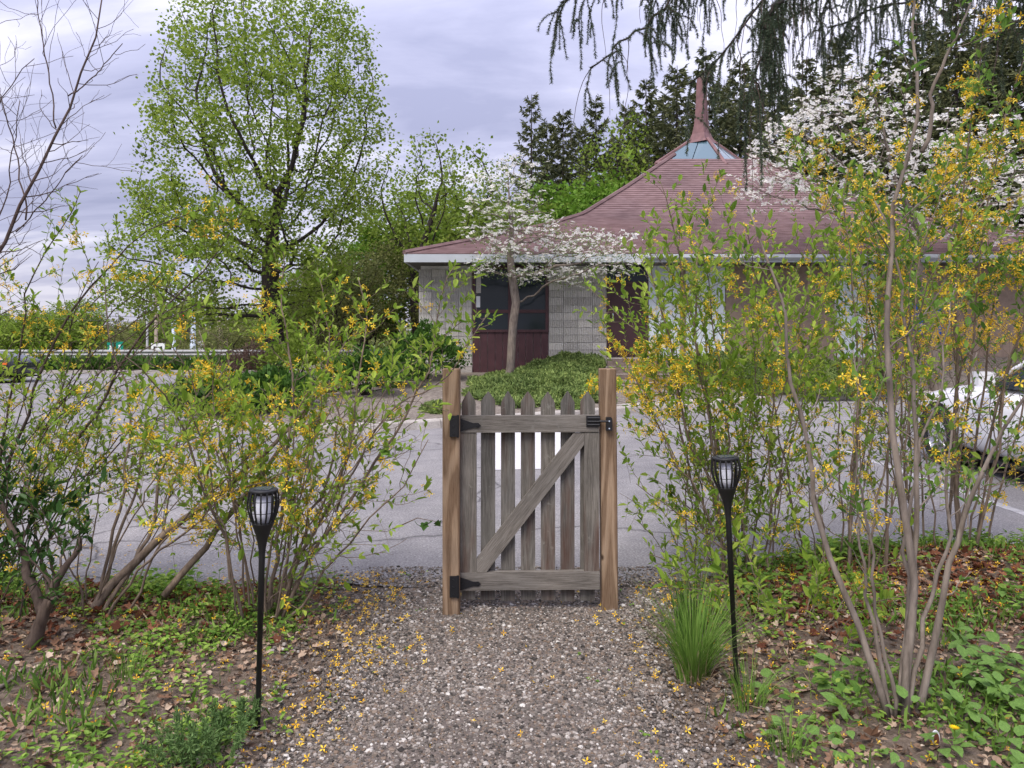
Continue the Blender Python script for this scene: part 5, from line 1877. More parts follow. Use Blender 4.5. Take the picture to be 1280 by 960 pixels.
p1, H1 = pole('signal_pole', 'thick blue-grey signal pole beside the red light', 241, 44, 330, 0.17, 'galv')
MB().tube([(0, 0, H1 * 0.93), (-3.2, -0.1, H1 * 0.96)], [0.09, 0.06], 8).build('mast_arm', 'galv', p1, True)
pole('signal_pole', 'thinner blue-grey pole between white sign and thick pole', 217, 44, 345, 0.12, 'galv')
pole('sign_pole', 'slim pale pole nearest the green road sign', 184, 46, 398, 0.08, 'guardrail')
pole('utility_pole', 'weathered brown utility pole behind the white sign', 195, 60, 330, 0.13, 'utility')
pole('utility_pole', 'weathered utility pole seen nearest the maple trunk', 275, 52, 380, 0.10, 'utility')
# signal head hanging from the arm
sx = (232 - 640) / FPX * 43.8
sg = thing('traffic_signal', 'dark traffic signal showing red beside the thick pole', 'signal', (sx, 43.8, CAMH + (HOR - 415) / FPX * 43.8))
MB().box((-0.2, -0.12, 0), (0.2, 0.12, 1.02)).build('housing', 'signalblack' if 'signalblack' in MAT else 'signblack', sg)
for k, mt in enumerate(('signblack', 'signblack', 'signalred')):
    MB().tube([(0, -0.16, 0.18 + k * 0.33), (0, -0.121, 0.18 + k * 0.33)], 0.15, 14).build('lens', mt, sg)
MB().tube([(0, 0, 1.02), (0, 0, 2.6)], 0.03, 6).build('hanger', 'galv', sg)


def road_sign(label, px0, px1, py0, py1, Y, mat, deco):
    a, b_ = W(px0, py0, Y), W(px1, py1, Y)
    z0 = float(far_z(0, Y)) - 0.1
    cx = (a[0] + b_[0]) / 2
    t_ = thing('road_sign', label, 'sign', (cx, Y, z0))
    w, h = b_[0] - a[0], a[2] - b_[2]
    MB().box((-w / 2, -0.02, b_[2] - z0), (w / 2, 0.02, a[2] - z0)).build('plate', mat, t_)
    for s_ in (-0.3, 0.3):
        MB().box((w * s_ - 0.04, 0.021, 0), (w * s_ + 0.04, 0.10, a[2] - z0 - 0.05)).build('post', 'galv', t_)
    zc_ = (a[2] + b_[2]) / 2 - z0
    deco(t_, w, h, zc_)


def deco_arrow(t_, w, h, z):
    MB().prism([(-w * 0.28, z - h * 0.22), (-w * 0.14, z - h * 0.30), (w * 0.05, z), (w * 0.14, z - h * 0.1), (w * 0.16, z + h * 0.28), (-w * 0.18, z + h * 0.22), (-w * 0.08, z + h * 0.12)], -0.03, -0.021).build('arrow', 'signwhite', t_)


def deco_shield(t_, w, h, z):
    MB().prism([(-w * 0.3, z + h * 0.3), (-w * 0.36, z - h * 0.05), (0, z - h * 0.38), (w * 0.36, z - h * 0.05), (w * 0.3, z + h * 0.3), (0, z + h * 0.22)], -0.03, -0.021).build('emblem', 'signblack', t_)
    MB().prism([(-w * 0.2, z + h * 0.18), (-w * 0.25, z - h * 0.03), (0, z - h * 0.27), (w * 0.25, z - h * 0.03), (w * 0.2, z + h * 0.18)], -0.036, -0.031).build('emblem', 'signwhite', t_)


road_sign('small green road sign panel with white arrow, nearer the frame edge', 134, 143, 428, 443, 48, 'signgreen', deco_arrow)
road_sign('small green road sign panel with white arrow, beside its twin', 145, 154, 427, 443, 48, 'signgreen', deco_arrow)
road_sign('white square route sign with dark shield emblem', 189, 206, 429, 447, 46, 'signwhite', deco_shield)
road_sign('small plain white sign beside the thick signal pole', 247, 254, 426, 442, 47, 'signwhite', lambda *a_: None)
# overhead wires
for k, (ya, yb, lab) in enumerate([(386, 398, 'upper overhead wire crossing the low sky'), (393, 404, 'lower overhead wire crossing the low sky')]):
    a, b_ = W(-60, ya - 4, 58), W(330, yb, 58)
    pts = [a * (1 - q) + b_ * q - np.array((0, 0, 1.0)) * 1.2 * q * (1 - q) for q in np.linspace(0, 1, 24)]
    MB().tube(pts, 0.018, 4).build('overhead_wire', 'signblack', label=lab, category='wire', group='overhead wires')


# ================================================================== CARS
def car(name, label, loc, rz, paint, L=4.4, Wd=1.78, H=1.45):
    t_ = thing(name, label, 'car', loc, rz)
    hw = Wd / 2
    # stations along x: (x, z_bottom, z_top, half width)
    S = [(2.18, 0.36, 0.60, 0.52), (2.14, 0.27, 0.70, 0.68), (2.0, 0.22, 0.78, 0.80), (1.7, 0.20, 0.86, 0.865), (1.3, 0.19, 0.93, 0.885), (0.8, 0.18, 0.97, 0.89), (0.2, 0.18, 0.98, 0.89), (-0.6, 0.18, 0.99, 0.89),
         (-1.3, 0.19, 1.0, 0.885), (-1.75, 0.22, 1.0, 0.86), (-2.05, 0.28, 0.97, 0.80), (-2.16, 0.36, 0.85, 0.66)]
    nth = 24
    th = (np.arange(nth) + 0.5) * 2 * np.pi / nth
    V = []
    for (x, zb, zt, w) in S:
        zc_, h = (zb + zt) / 2, (zt - zb) / 2
        cs, sn = np.cos(th), np.sin(th)
        y = w * hw / 0.89 * np.sign(cs) * np.abs(cs) ** 0.38
        z = zc_ + h * np.sign(sn) * np.abs(sn) ** 0.55
        V.append(np.stack([np.full(nth, x), y, z], 1))
    m_ = len(S)
    i = np.arange(m_ - 1)[:, None] * nth
    j = np.arange(nth)[None]
    F = np.stack([i + j, i + (j + 1) % nth, i + nth + (j + 1) % nth, i + nth + j], -1).reshape(-1, 4)
    mb = MB().add(np.concatenate(V), F)
    mb.f[nth] = [np.array([np.arange(nth)[::-1], np.arange(nth) + (m_ - 1) * nth])]
    body = mb.build('body', paint, t_, True)
    # cabin glass and roof
    def cab(zlo, zhi, xs_, ws, nm, mat, par_):
        V = []
        for (x0, x1, w, z) in xs_:
            V += [(x1, -w, z), (x1, w, z), (x0, w, z), (x0, -w, z)]
        n_ = len(xs_)
        mbx = MB().add(V, [(k * 4 + a, k * 4 + (a + 1) % 4, k * 4 + 4 + (a + 1) % 4, k * 4 + 4 + a) for k in range(n_ - 1) for a in range(4)])
        mbx.f.setdefault(4, []).append(np.array([[(n_ - 1) * 4, (n_ - 1) * 4 + 1, (n_ - 1) * 4 + 2, (n_ - 1) * 4 + 3]]))
        return mbx.build(nm, mat, par_)
    cab(0, 0, [(-1.85, 0.55, 0.80, 0.95), (-1.6, 0.12, 0.72, 1.18), (-1.35, -0.25, 0.64, H - 0.06)], 0, 'glazing', 'glass', t_)
    cab(0, 0, [(-1.42, -0.19, 0.665, H - 0.075), (-1.3, -0.32, 0.63, H - 0.02), (-1.15, -0.45, 0.5, H)], 0, 'roof', paint, t_)
    for s_ in (-1, 1):
        for (x0, x1) in ((0.53, -0.25), (-0.72, -0.75), (-1.82, -1.35)):
            MB().tube([(x0, s_ * 0.795 if abs(x0) > 0.5 else s_ * 0.80, 0.95), (x1, s_ * 0.648, H - 0.06)], 0.035, 6).build('pillar', paint, t_, True)
        MB().box((0.25, s_ * 0.97 - 0.09, 0.98), (0.40, s_ * 0.97 + 0.09, 1.12)).build('mirror', paint, t_)
        MB().lathe([(0, -0.02), (0.13, -0.01), (0.16, 0.03)], 12).build('headlight', 'lamplens', t_, True, label='clear headlight lens').location = (1.98, s_ * 0.62, 0.66)
        MB().box((1.62, s_ * 0.86 - 0.03, 0.58), (1.80, s_ * 0.86 + 0.025, 0.64)).build('side_marker', 'amber', t_)
        for x in (1.32, -1.32):
            w_ = bpy.data.objects.new('wheel', None)
            COL.objects.link(w_)
            w_.parent = t_
            w_.location = (x, s_ * (hw - 0.09), 0.32)
            w_.rotation_euler = (R(-90 * s_), 0, 0)
            MB().lathe([(0.20, -0.10), (0.29, -0.11), (0.32, -0.08), (0.325, 0.0), (0.32, 0.085), (0.29, 0.112), (0.20, 0.10)], 28).build('tyre', 'tyre', w_, True)
            MB().lathe([(0.205, 0.09), (0.19, 0.06), (0.06, 0.05), (0.05, 0.085), (0, 0.088)], 28).build('rim', 'rim', w_, True)
            sp_ = MB()
            for k in range(5):
                a = k * 2 * math.pi / 5
                sp_.tube([(0.04 * math.cos(a), 0.04 * math.sin(a), 0.085), (0.195 * math.cos(a), 0.195 * math.sin(a), 0.08)], 0.022, 5)
            sp_.build('spokes', 'rim', w_, True)
            arch = MB()
            an = np.linspace(-0.25, math.pi + 0.25, 22)
            V = []
            for q in an:
                for (rr_, dy) in ((0.33, 0), (0.395, 0)):
                    V.append((x + rr_ * math.cos(q), s_ * (hw + 0.006 if rr_ > 0.35 else hw - 0.004), 0.33 + rr_ * math.sin(q)))
            arch.add(V, [(k * 2, k * 2 + 1, k * 2 + 3, k * 2 + 2) for k in range(len(an) - 1)])
            arch.build('wheel_arch', 'tyre', t_)
    MB().box((-2.0, -0.80, 0.15), (2.0, 0.80, 0.19)).build('underbody', 'tyre', t_)
    return t_


car('parked_car', 'white car parked nose-in behind the forsythia at the frame edge', (5.86, 7.66, 0), R(90), 'carwhite')
car('parked_car', 'dark car parked at the far side of the lot, frame edge', (-17.6, 24.5, 0), R(8), 'cardark')
car('parked_car', 'pale far car half hidden behind the verge leaves', (-22.3, 39.0, -1.0), R(4), 'carwhite')

# ================================================================== OVERHANGING SPRUCE
r = np.random.default_rng(101)
sb = np.array((7.6, 7.4, 0.0))
ns = thing('spruce_tree', 'large spruce outside the frame with boughs of hanging twigs across the upper sky', 'tree', tuple(sb))
tr = MB().tube([(0, 0, -0.2), (0.02, 0, 2), (0, 0.03, 5), (0, 0, 9), (0, 0, 14)], [0.33, 0.28, 0.23, 0.15, 0.02], 14)
tr.build('trunk', 'bark_dark', ns, True)
NV = [(0.5, 0, 0), (0, 1, 0), (-0.5, 0, 0)]
NF = [(0, 1, 2)]
bough_pts = [
    ([sb + (0, 0, 4.9), W(1180, -60, 7.3), W(1020, -30, 7.0), W(880, -14, 6.6), W(790, -6, 6.4), W(720, 4, 6.3), W(703, 14, 6.3)], 0.035),
    ([W(900, -20, 6.7), W(832, 8, 6.4), W(790, 48, 6.2), W(762, 82, 6.1), W(738, 92, 6.1)], 0.014),
    ([sb + (0, 0, 5.0), W(1200, -70, 7.0), W(1040, -50, 6.6), W(950, -10, 6.2), W(930, 50, 6.0), W(905, 85, 6.0), W(865, 105, 6.0)], 0.03),
    ([W(1000, -40, 6.4), W(955, 40, 6.1), W(960, 90, 6.0), W(958, 135, 6.0)], 0.018),
    ([sb + (0, 0, 4.6), W(1250, -40, 7.2), W(1160, 2, 7.0), W(1090, 26, 6.9), W(1055, 42, 6.9), W(1040, 46, 6.9)], 0.024),
    ([sb + (0, 0, 5.2), W(1150, -60, 6.8), W(1040, -25, 6.6), W(1000, 5, 6.5), W(975, 25, 6.5)], 0.02),
    ([sb + (0, 0, 4.7), W(1330, -30, 7.2), W(1270, 20, 7.0), W(1230, 40, 6.9)], 0.02)]
needP, needD = [], []
twg = MB()


def strand(p0, Ls, d0):
    n_ = max(5, int(Ls / 0.05))
    pts = [p0]
    d = np.asarray(d0, float)
    for _ in range(n_):
        d = norm(d * 0.75 + np.array((0, 0, -0.35)) + r.normal(size=3) * 0.08)
        pts.append(pts[-1] + d * Ls / n_)
    pts = np.array(pts)
    twg.tube(pts, np.linspace(0.004, 0.0018, len(pts)), 3, False)
    return pts


def clothe(pts, dens=820, f0=0.0):
    Ls = np.linalg.norm(np.diff(pts, axis=0), axis=1).sum()
    k = int(Ls * dens)
    fs = np.clip(f0 + (1 - f0) * r.random(k), 0, 0.9999) * (len(pts) - 1)
    a = fs.astype(int)
    p_ = pts[a] + (pts[a + 1] - pts[a]) * (fs - a)[:, None]
    d_ = norm(pts[a + 1] - pts[a])
    o_ = rand_dirs(k, 0, r)
    o_ -= d_ * (o_ * d_).sum(1, keepdims=True)
    needP.append(p_)
    needD.append(norm(norm(o_) + d_ * 0.75))


for bi, (pl, r0) in enumerate(bough_pts):
    Q = smooth_path(pl, 26, 0.05, r)
    MB().tube(Q - sb, np.linspace(r0, 0.006, len(Q)), 7).build('bough', 'bark_dark', ns, True)
    Ls = np.linalg.norm(np.diff(Q, axis=0), axis=1).sum()
    f0 = 0.3 if Ls > 4 else 0.0
    clothe(Q, 420, f0)
    ns_ = int(Ls * (1 - f0) * (20 if bi != 3 else 38))
    for k in range(ns_):
        f = f0 + (1 - f0) * (k + r.random()) / ns_
        p_, d_ = along(Q, min(f, 0.995))
        sd = np.array((r.normal() * 0.6, r.normal() * 0.7, 0.1)) + d_ * 0.4
        Lh = r.uniform(0.2, 0.78) * (1.0 if bi not in (1,) else 0.75)
        if r.random() < 0.22:
            pts = strand(p_, Lh * 1.3, sd)          # bare hanging thread
            continue
        pts = strand(p_, Lh, sd)
        clothe(pts)
        for _ in range(r.integers(0, 3)):
            p2, d2 = along(pts, r.uniform(0.1, 0.6))
            clothe(strand(p2, Lh * r.uniform(0.3, 0.6), rand_dirs(1, 0, r)[0]))
needP, needD = np.concatenate(needP), np.concatenate(needD)
n_ = len(needP)
s = r.uniform(0.018, 0.032, n_)
MB().scatter(NV, NF, needP - sb, frames(needD, rand_dirs(n_, 0, r)), np.stack([np.full(n_, 0.0048), s, s], 1)).build('needles', 'needle_near', ns, kind='stuff')
twg.v = [v_ - sb for v_ in twg.v]
twg.build('hanging_twigs', 'bark_twig', ns, kind='stuff')
print('needles', n_)
# crown higher on the trunk, above the frame
pos, dr_, sz_ = [], [], []
for k in range(70):
    z = r.uniform(7.0, 13.5)
    a = k * 2.399
    Lb = (14 - z) * 0.32 + 0.4
    for _ in range(22):
        q = r.uniform(0.15, 1)
        pos.append((math.cos(a) * Lb * q, math.sin(a) * Lb * q, z - 0.25 * Lb * q))
        dr_.append((math.cos(a) + r.normal() * 0.6, math.sin(a) + r.normal() * 0.6, -0.8))
        sz_.append(r.uniform(0.25, 0.45))
pos, dr_, sz_ = np.array(pos), np.array(dr_), np.array(sz_)
MB().scatter(FR_V, FR_F, pos, frames(dr_, rand_dirs(len(pos), 0.5, r)), sz_).build('crown', 'needle', ns, kind='stuff')

# ================================================================== GROUND DETAIL
r = np.random.default_rng(111)


def ground_pts(n_, fn, yr=(1.9, 5.5), xr=(-4.3, 4.3)):
    """random points kept with probability fn(x,y)"""
    out = []
    tot = 0
    while tot < n_:
        x = r.uniform(*xr, 4000)
        y = r.uniform(*yr, 4000)
        k = r.random(4000) < fn(x, y)
        out.append(np.stack([x[k], y[k]], 1))
        tot += k.sum()
    a = np.concatenate(out)[:n_]
    return np.column_stack([a, gz(a[:, 0], a[:, 1])])


def offp(x, y):       # signed distance outside the path edge
    w = 0.72 + 0.2 * sstep(4.0, 4.7, y) + 0.1 * sstep(3.2, 2.2, y)
    return np.abs(x - path_c(y)) - w


def clumpn(x, y, f=2.0, ph=0.0):
    return 0.5 + 0.25 * np.sin(x * f * 1.9 + ph + 1.3 * np.sin(y * f)) + 0.25 * np.sin(y * f * 2.3 + ph * 2 + 1.1 * np.sin(x * f * 1.4))


edge_y = lambda x, y: sstep(0.16, -0.08, y - ye(x))
# dry leaves: curled ragged shapes
DRY_V = [(0, 0, 0.0), (0.34, 0.12, 0.10), (0.26, 0.34, 0.04), (0.52, 0.52, 0.16), (0.22, 0.66, 0.06), (0.16, 0.86, 0.10), (0, 1, 0.02), (-0.18, 0.84, 0.12), (-0.24, 0.64, 0.07), (-0.50, 0.50, 0.2), (-0.26, 0.32, 0.05), (-0.32, 0.10, 0.12), (0, 0.5, -0.02)]
DRY_F = [(12, k, (k + 1) % 12) for k in range(12)]


def litter(name, n_, mat, smin, smax, fn, label):
    p_ = ground_pts(n_, fn)
    p_[:, 2] += r.uniform(0.002, 0.022, n_)
    d = np.stack([r.normal(size=n_), r.normal(size=n_), r.normal(size=n_) * 0.25], 1)
    s = r.uniform(smin, smax, n_)
    nn = rand_dirs(n_, 1.5, r)
    MB().scatter(DRY_V, DRY_F, p_, frames(d, nn), np.stack([s * r.uniform(0.7, 1.1, n_), s, s * r.uniform(0.4, 1.8, n_)], 1)).build(name, mat, kind='stuff', label=label)


litter('leaf_litter', 7000, 'litter', 0.016, 0.05, lambda x, y: sstep(0.0, 0.35, offp(x, y)) * (0.35 + 0.65 * clumpn(x, y, 1.3, 1)) * edge_y(x, y), 'scattered dry brown leaves on the garden soil')
litter('russet_litter', 4200, 'litter_red', 0.025, 0.07, lambda x, y: sstep(0.3, 0.8, offp(x, y)) * sstep(3.4, 4.2, y) * edge_y(x, y), 'drift of russet leaves under the forsythia stems')
# crumbled fragments
N = 19000
p_ = ground_pts(N, lambda x, y: sstep(-0.05, 0.3, offp(x, y)) * (0.3 + 0.7 * clumpn(x, y, 1.9, 5)) * edge_y(x, y))
p_[:, 2] += r.uniform(0.002, 0.018, N)
d = np.stack([r.normal(size=N), r.normal(size=N), r.normal(size=N) * 0.35], 1)
s = r.uniform(0.010, 0.036, N)
MB().scatter(LEAF_V, LEAF_F, p_, frames(d, rand_dirs(N, 1.2, r)), np.stack([s * r.uniform(0.3, 0.9, N), s, s * 1.4], 1)).build('leaf_crumbs', 'litter_pale', kind='stuff', label='crumbled fragments of dry leaf over the soil')
# conspicuous single dry leaves
dm = MB().add(np.array(DRY_V) * (0.95, 1, 1.6), DRY_F).mesh('dry_leaf')
dm.materials.append(MAT['litter'])
pl_ = ground_pts(46, lambda x, y: sstep(0.1, 0.5, offp(x, y)) * sstep(4.2, 3.0, y), (2.3, 4.3), (-2.4, 2.4))
for k, q in enumerate(pl_):
    o = link('dry_leaf', dm, None, None, (q[0], q[1], q[2] + 0.02))
    s = r.uniform(0.05, 0.085)
    o.scale = (s * r.uniform(0.6, 1), s, s * r.uniform(0.7, 1.8))
    o.rotation_euler = (r.normal() * 0.3, r.normal() * 0.3, r.random() * 6.28)
    tag(o, 'large curled dry brown leaf lying on the garden soil', 'leaf', 'large dry leaves on the soil')

# straw and bits of twig
N = 2600
p_ = ground_pts(N, lambda x, y: sstep(-0.15, 0.3, offp(x, y)) * 0.8 + 0.05)
p_[:, 2] += r.uniform(0.004, 0.02, N)
d = np.stack([r.normal(size=N), r.normal(size=N), r.normal(size=N) * 0.12], 1)
s = r.uniform(0.03, 0.12, N)
MB().scatter(LEAF_V, LEAF_F, p_, frames(d, rand_dirs(N, 1.5, r)), np.stack([np.full(N, 0.0035), s, s * 0.2], 1)).build('straw_litter', 'straw', kind='stuff', label='bits of dry straw and twig among the leaves')


# small weeds: sprigs of 3 to 6 leaves
def weeds(name, n_, mat, lmin, lmax, h, fn, label, per=5, w=0.6, yr=(1.9, 5.5)):
    c_ = ground_pts(n_, fn, yr)
    base = np.repeat(c_, per, 0)
    m_ = len(base)
    a = r.random(m_) * 6.283
    o_ = np.stack([np.cos(a), np.sin(a), np.zeros(m_)], 1)
    hh = np.repeat(h * r.uniform(0.3, 1.2, n_), per) * r.uniform(0.5, 1.0, m_)
    p_ = base + o_ * 0.012 + np.stack([np.zeros(m_), np.zeros(m_), hh], 1) + r.normal(size=(m_, 3)) * 0.008
    d = o_ + np.stack([np.zeros(m_), np.zeros(m_), r.uniform(-0.15, 0.55, m_)], 1)
    s = r.uniform(lmin, lmax, m_)
    mbw = MB().scatter(LEAF_V, LEAF_F, p_, frames(d, rand_dirs(m_, 2.2, r)), np.stack([s * w, s, s], 1))
    top = c_ + np.column_stack([np.zeros((n_, 2)), h * r.uniform(0.5, 1.0, n_)])
    st_d = top - c_
    ln = np.linalg.norm(st_d, axis=1)
    mbw.scatter([(0.5, 0, 0), (0.3, 1, 0), (-0.3, 1, 0), (-0.5, 0, 0)], [(0, 1, 2, 3)], c_, frames(st_d + r.normal(size=st_d.shape) * 0.01, rand_dirs(n_, 0, r)), np.stack([np.full(n_, 0.003), ln, ln], 1))
    mbw.build(name, mat, kind='stuff', label=label)


weeds('ground_weeds', 3300, 'weed', 0.016, 0.036, 0.045, lambda x, y: sstep(-0.02, 0.35, offp(x, y)) * np.clip(clumpn(x, y, 2.1, 0.4) * 1.8 - 0.55, 0.04, 1) * np.where(x > 0, 0.5, 1.0) * edge_y(x, y), 'small bright green weeds on the garden soil')
weeds('edge_weeds', 900, 'weed', 0.022, 0.05, 0.11, lambda x, y: sstep(0.15, 0.5, offp(x, y)) * sstep(-0.4, -0.15, y - ye(x)) * sstep(0.2, 0.0, y - ye(x)) * np.clip(clumpn(x, y, 3.3, 1.0) * 2 - 0.7, 0.03, 1) * np.where(x > 0, 0.6, 1.0), 'taller green weeds along the asphalt edge')
weeds('path_weeds', 60, 'weed', 0.012, 0.028, 0.02, lambda x, y: sstep(0.05, -0.2, offp(x, y)) * sstep(0.25, 0.6, np.abs(x)), 'tiny seedlings in the gravel', 4)
weeds('shade_weeds', 380, 'leaf_fors_dark', 0.028, 0.058, 0.11, lambda x, y: sstep(0.25, 0.7, offp(x, y)) * (x > 0) * np.clip(clumpn(x, y, 2.3, 2.2) * 2.4 - 1.1, 0.01, 1) * edge_y(x, y), 'mid green plants between the stems of the right bed')
# short grass
N = 5200
c_ = ground_pts(N, lambda x, y: sstep(0.05, 0.4, offp(x, y)) * np.clip(clumpn(x, y, 2.7, 4.0) * 2.2 - 1.1, 0.02, 1) * edge_y(x, y))
d = rand_dirs(N, 1.5, r)
s = r.uniform(0.03, 0.10, N)
MB().scatter(LEAF_V, LEAF_F, c_, frames(d, rand_dirs(N, 0, r)), np.stack([np.full(N, 0.004), s, s], 1)).build('short_grass', 'blade', kind='stuff', label='short thin grass between weeds')

# fallen petals
N = 4000
def pet_fn(x, y):
    o_ = offp(x, y)
    band = np.exp(-((o_ - 0.02) / 0.22) ** 2) * np.where(x < 0, 1.0, 0.55)
    return np.clip(band * (0.25 + clumpn(x, y, 3.1, 0.7)) + 0.035 + 0.30 * sstep(3.6, 4.6, y) * (0.2 + clumpn(x, y, 2.0, 3.0)) * (o_ > -0.25) + 0.12 * (o_ > 0.3), 0, 1)


c_ = ground_pts(N, pet_fn)
c_[:, 2] += 0.018 + r.uniform(0, 0.012, N)
sz_ = r.uniform(0.009, 0.019, N)
MB().scatter(FL_V, FL_F, c_, frames(rand_dirs(N, 0, r) * (1, 1, 0.3), rand_dirs(N, 1.0, r)), sz_).build('fallen_petals', 'petal', kind='stuff', label='fallen yellow forsythia flowers on gravel and soil')


# grass tuft by the path
def tuft(name, label, c_, n_, hmin, hmax, spread, mat, seed, wid=0.005):
    rr = np.random.default_rng(seed)
    t_ = thing(name, label, 'grass', tuple(c_))
    mbx = MB()
    for k in range(n_):
        a = rr.random() * 6.283
        b0 = np.array((math.cos(a), math.sin(a), 0)) * 0.07 * rr.random() ** 0.5
        L = rr.uniform(hmin, hmax)
        out = np.array((math.cos(a), math.sin(a), 0)) * spread * rr.random()
        q = np.linspace(0, 1, 6)
        pts = b0 + out * (q ** 1.8)[:, None] * L + np.array((0, 0, 1)) * (q * L * (1 - 0.25 * q * np.linalg.norm(out)))[:, None]
        w = wid * (1 - q ** 2 * 0.9)
        sd = np.array((-math.sin(a + 0.6), math.cos(a + 0.6), 0))
        V = np.concatenate([pts + sd * w[:, None] / 2, pts - sd * w[:, None] / 2])
        mbx.add(V, [(i, i + 1, 7 + i, 6 + i) for i in range(5)])
    mbx.build('blades', mat, t_, kind='stuff')
    return t_


c_ = gpt(866, 846)
tf = tuft('grass_tuft', 'tall bright green grass tuft at the path edge beside the torch light', c_, 360, 0.18, 0.50, 0.95, 'blade', 121)
tuft('grass_tuft', 'shorter darker grass tuft against the leafy shoots', gpt(862, 800), 160, 0.2, 0.42, 0.35, 'leaf_mid', 122)
tuft('grass_tuft', 'small grass tuft in the left-hand leaf litter', gpt(158, 852), 60, 0.06, 0.13, 0.7, 'blade', 123, 0.004)
tuft('grass_tuft', 'low grass wisps between torch light and grey-stemmed shrub', gpt(935, 880), 90, 0.08, 0.24, 0.9, 'blade', 124, 0.004)
tuft('grass_tuft', 'sparse grass wisps at the lower frame edge beside the gravel', gpt(985, 945), 90, 0.06, 0.16, 1.0, 'blade', 125, 0.004)
tuft('straw_tuft', 'dry straw fringe at the foot of the tall grass tuft', c_ + (0, -0.03, 0), 70, 0.08, 0.18, 1.4, 'straw', 126, 0.004)


# feathery plants bottom left
def feathery(label, c_, n_, seed, h=0.17, sp=0.16):
    rr = np.random.default_rng(seed)
    t_ = thing('feathery_plant', label, 'plant', tuple(c_), 0, 'feathery plants by the path')
    P_, D_, S_ = [], [], []
    stm = MB()
    for k in range(n_):
        a = rr.random() * 6.283
        q = rr.random() ** 0.5 * sp
        b0 = np.array((math.cos(a) * q, math.sin(a) * q, 0))
        L = h * rr.uniform(0.5, 1.1)
        tip = b0 * 1.45 + np.array((rr.normal() * 0.02, rr.normal() * 0.02, L))
        pts = np.array([b0, (b0 + tip) / 2 + (0, 0, 0.01), tip])
        stm.tube(pts, [0.0018, 0.0014, 0.0008], 3, False)
        for f in np.linspace(0.25, 1, 13):
            p_, d_ = along(pts, min(f, 0.999))
            for _ in range(4):
                P_.append(p_)
                D_.append(rand_dirs(1, 0.3, rr)[0] + d_ * 0.5)
                S_.append(rr.uniform(0.014, 0.030))
    P_, D_, S_ = np.array(P_), np.array(D_), np.array(S_)
    MB().scatter(DIA_V, DIA_F, P_, frames(D_, rand_dirs(len(P_), 0, rr)), np.stack([S_ * 0.22, S_, S_], 1)).build('fronds', 'feather', t_, kind='stuff')
    stm.build('stems', 'feather', t_, kind='stuff')


feathery('feathery green plant nearest the lower frame edge', gpt(250, 955), 42, 131, 0.15, 0.11)
feathery('feathery green plant at the foot of the torch light', gpt(296, 912), 20, 132, 0.11, 0.07)


# broad-leaved patch lower right
bl_v = [(0, 0, 0), (0.30, 0.16, 0.05), (0.40, 0.38, 0.06), (0.26, 0.70, 0.03), (0, 1, -0.10), (-0.26, 0.70, 0.03), (-0.40, 0.38, 0.06), (-0.30, 0.16, 0.05), (0, 0.35, 0.0), (0, 0.7, -0.02)]
bl_f3 = [(0, 1, 8), (0, 8, 7)]
bl_f4 = [(1, 2, 3, 9), (7, 9, 5, 6)]
bmx = MB()
bmx.add(bl_v, [(0, 1, 8), (1, 2, 8), (2, 3, 9), (2, 9, 8), (3, 4, 9), (0, 8, 7), (7, 8, 6), (6, 9, 5), (6, 8, 9), (5, 9, 4)])
bme = bmx.mesh('leaf', True)
bme.materials.append(MAT['broad'])
spots = ground_pts(105, lambda x, y: sstep(1.25, 1.7, x) * sstep(3.7, 3.0, y + 0.2 * np.sin(x * 5)) * (0.3 + 0.7 * sstep(1.4, 1.8, x)), (2.4, 3.7), (1.2, 2.6))
extra = np.array([gpt(px, py) for px, py in ((1030, 945), (1060, 905), (985, 930), (1045, 860), (960, 870), (1205, 800), (1250, 770), (1060, 940), (1180, 760))])
spots = np.vstack([spots, extra])
for k, q in enumerate(spots):
    t_ = thing('broadleaf_plant', 'low plant of broad fresh green leaves in the patch around the dandelion', 'plant', (q[0], q[1], q[2]), r.random() * 6.28, 'broad-leaved plants around the dandelion')
    nl = r.integers(5, 9)
    for j in range(nl):
        o = link('leaf', bme, None, t_)
        a = j * 2.399 + r.normal() * 0.3
        rr_ = r.uniform(0.005, 0.045)
        o.location = (math.cos(a) * rr_, math.sin(a) * rr_, r.uniform(0.01, 0.10))
        s = r.uniform(0.035, 0.074)
        o.scale = (s * r.uniform(0.75, 1.0), s, s * 1.3)
        o.rotation_euler = (r.uniform(-0.45, 0.65), r.normal() * 0.3, a - math.pi / 2)

# dandelion
q = gpt(1192, 950)
dn = thing('dandelion', 'single yellow dandelion among the broad leaves', 'flower', tuple(q))
hz_ = W(1192, 925, q[1])[2] - q[2]
hz_ = max(hz_, 0.08)
MB().tube([(0, 0, 0), (0.004, 0, hz_ * 0.6), (0, -0.005, hz_)], 0.0022, 5).build('stem', 'weed', dn)
v, f = petals(14, 0.22, 0.25)
MB().scatter(v, f, [(0, -0.005, hz_), (0, -0.005, hz_ + 0.002), (0, -0.005, hz_ + 0.003)], np.stack([np.eye(3), frames(np.array([(0.5, 0.8, 0)]), np.array([(0, 0, 1.0)]))[0], frames(np.array([(0.9, 0.3, 0)]), np.array([(0, 0, 1.0)]))[0]]), np.array([0.019, 0.016, 0.011])).build('petals', 'dandelion', dn)
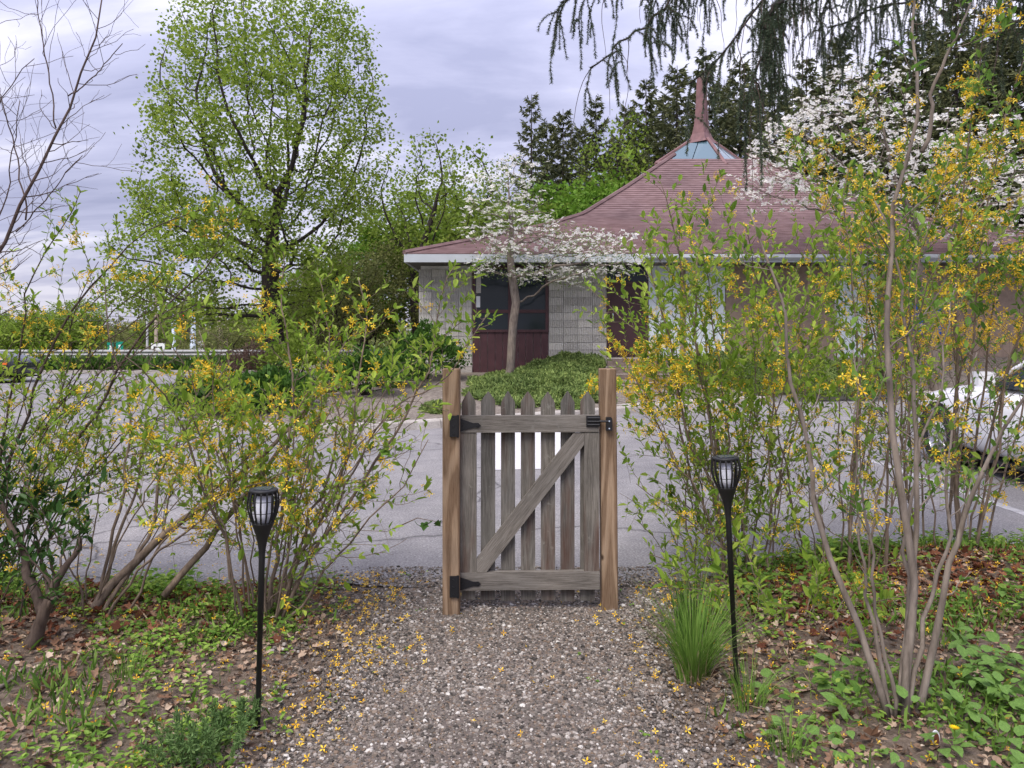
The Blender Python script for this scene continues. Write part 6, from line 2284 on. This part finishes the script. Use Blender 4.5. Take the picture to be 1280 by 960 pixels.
# oval tag in the leaves
q = gpt(1170, 945)
tg = thing('plant_tag', 'small brown oval tag with white rim upright in the broad leaves', 'tag', tuple(q))
zt_ = W(1170, 924, q[1])[2] - q[2] + 0.005
th = np.linspace(0, 2 * np.pi, 17)[:-1]
MB().prism([(0.014 * math.cos(a), zt_ + 0.026 * math.sin(a)) for a in th], 0.0, 0.005).build('rim', 'signwhite', tg)
MB().prism([(0.0095 * math.cos(a) + 0.001, zt_ - 0.004 + 0.021 * math.sin(a)) for a in th], -0.003, -0.0005).build('face', 'tagbrown', tg)
MB().box((-0.003, 0.001, -0.03), (0.003, 0.004, zt_ - 0.03)).build('stake', 'signwhite', tg)
# sticks and edging stone
for k, (pts, rad_, mat_, lab) in enumerate([
        ([gpt(-10, 885), gpt(18, 868), gpt(30, 852)], 0.009, 'bark_grey', 'pale grey stick lying in the leaf litter at the frame edge'),
        ([gpt(115, 800), gpt(165, 793), gpt(200, 770)], 0.007, 'bark_cane', 'brown stick lying below the slanting stems'),
        ([gpt(165, 765), gpt(190, 790), gpt(205, 812)], 0.004, 'straw', 'thin pale dead stem leaning in front of the slanting forsythia'),
        ([gpt(770, 915), gpt(792, 904)], 0.004, 'bark_cane', 'short reddish twig lying on the gravel'),
        ([gpt(885, 860), gpt(905, 848), gpt(960, 858)], 0.004, 'bark_cane', 'thin twig on the soil at the foot of the torch light')]):
    P_ = smooth_path(np.array(pts) + (0, 0, 0.015), 9, 0.006, r)
    MB().tube(P_, np.linspace(rad_, rad_ * 0.6, 9), 7).build('stick', mat_, None, True, label=lab, category='stick')
q = gpt(775, 957)
es = MB()
es.prism([(-0.10, -0.03), (0.11, -0.03), (0.115, 0.002), (0.06, 0.012), (0.0, 0.004), (-0.05, 0.009), (-0.10, 0.0)], 0, 0.03)
o = es.build('edging_stone', 'darkstone', label='flat dark stone bedded in the gravel at the lower frame edge', category='stone')
o.location = q + (0, -0.05, 0.006)
# drooping maple sprigs by the hinge post
for k, (px, py, Y, lab) in enumerate([(545, 652, 4.0, 'drooping dark maple-like sprig just in front of the hinge post'), (497, 560, 3.95, 'green sprig of lobed leaves hanging over the asphalt by the hinge post')]):
    q = W(px, py, Y)
    t_ = thing('leaf_sprig', lab, 'sprig', tuple(q))
    MB().tube([(-0.24, 0.08, -0.06), (-0.10, 0.03, 0.012), (0, 0, 0)], [0.004, 0.0025, 0.0015], 5).build('stem', 'bark_cane', t_, True)
    for j in range(6):
        a = j * 1.1
        lm = MB().add(np.array(DRY_V) * (0.9, 1, 0.8), DRY_F).build('leaf', 'leaf_mid' if k == 0 else 'weed', t_)
        lm.location = (-0.02 * j, 0.01 * math.sin(a), -0.002 * j)
        s = r.uniform(0.045, 0.07)
        lm.scale = (s, s, s)
        lm.rotation_euler = (R(-25) + r.normal() * 0.25, r.normal() * 0.4, a + r.normal() * 0.3)
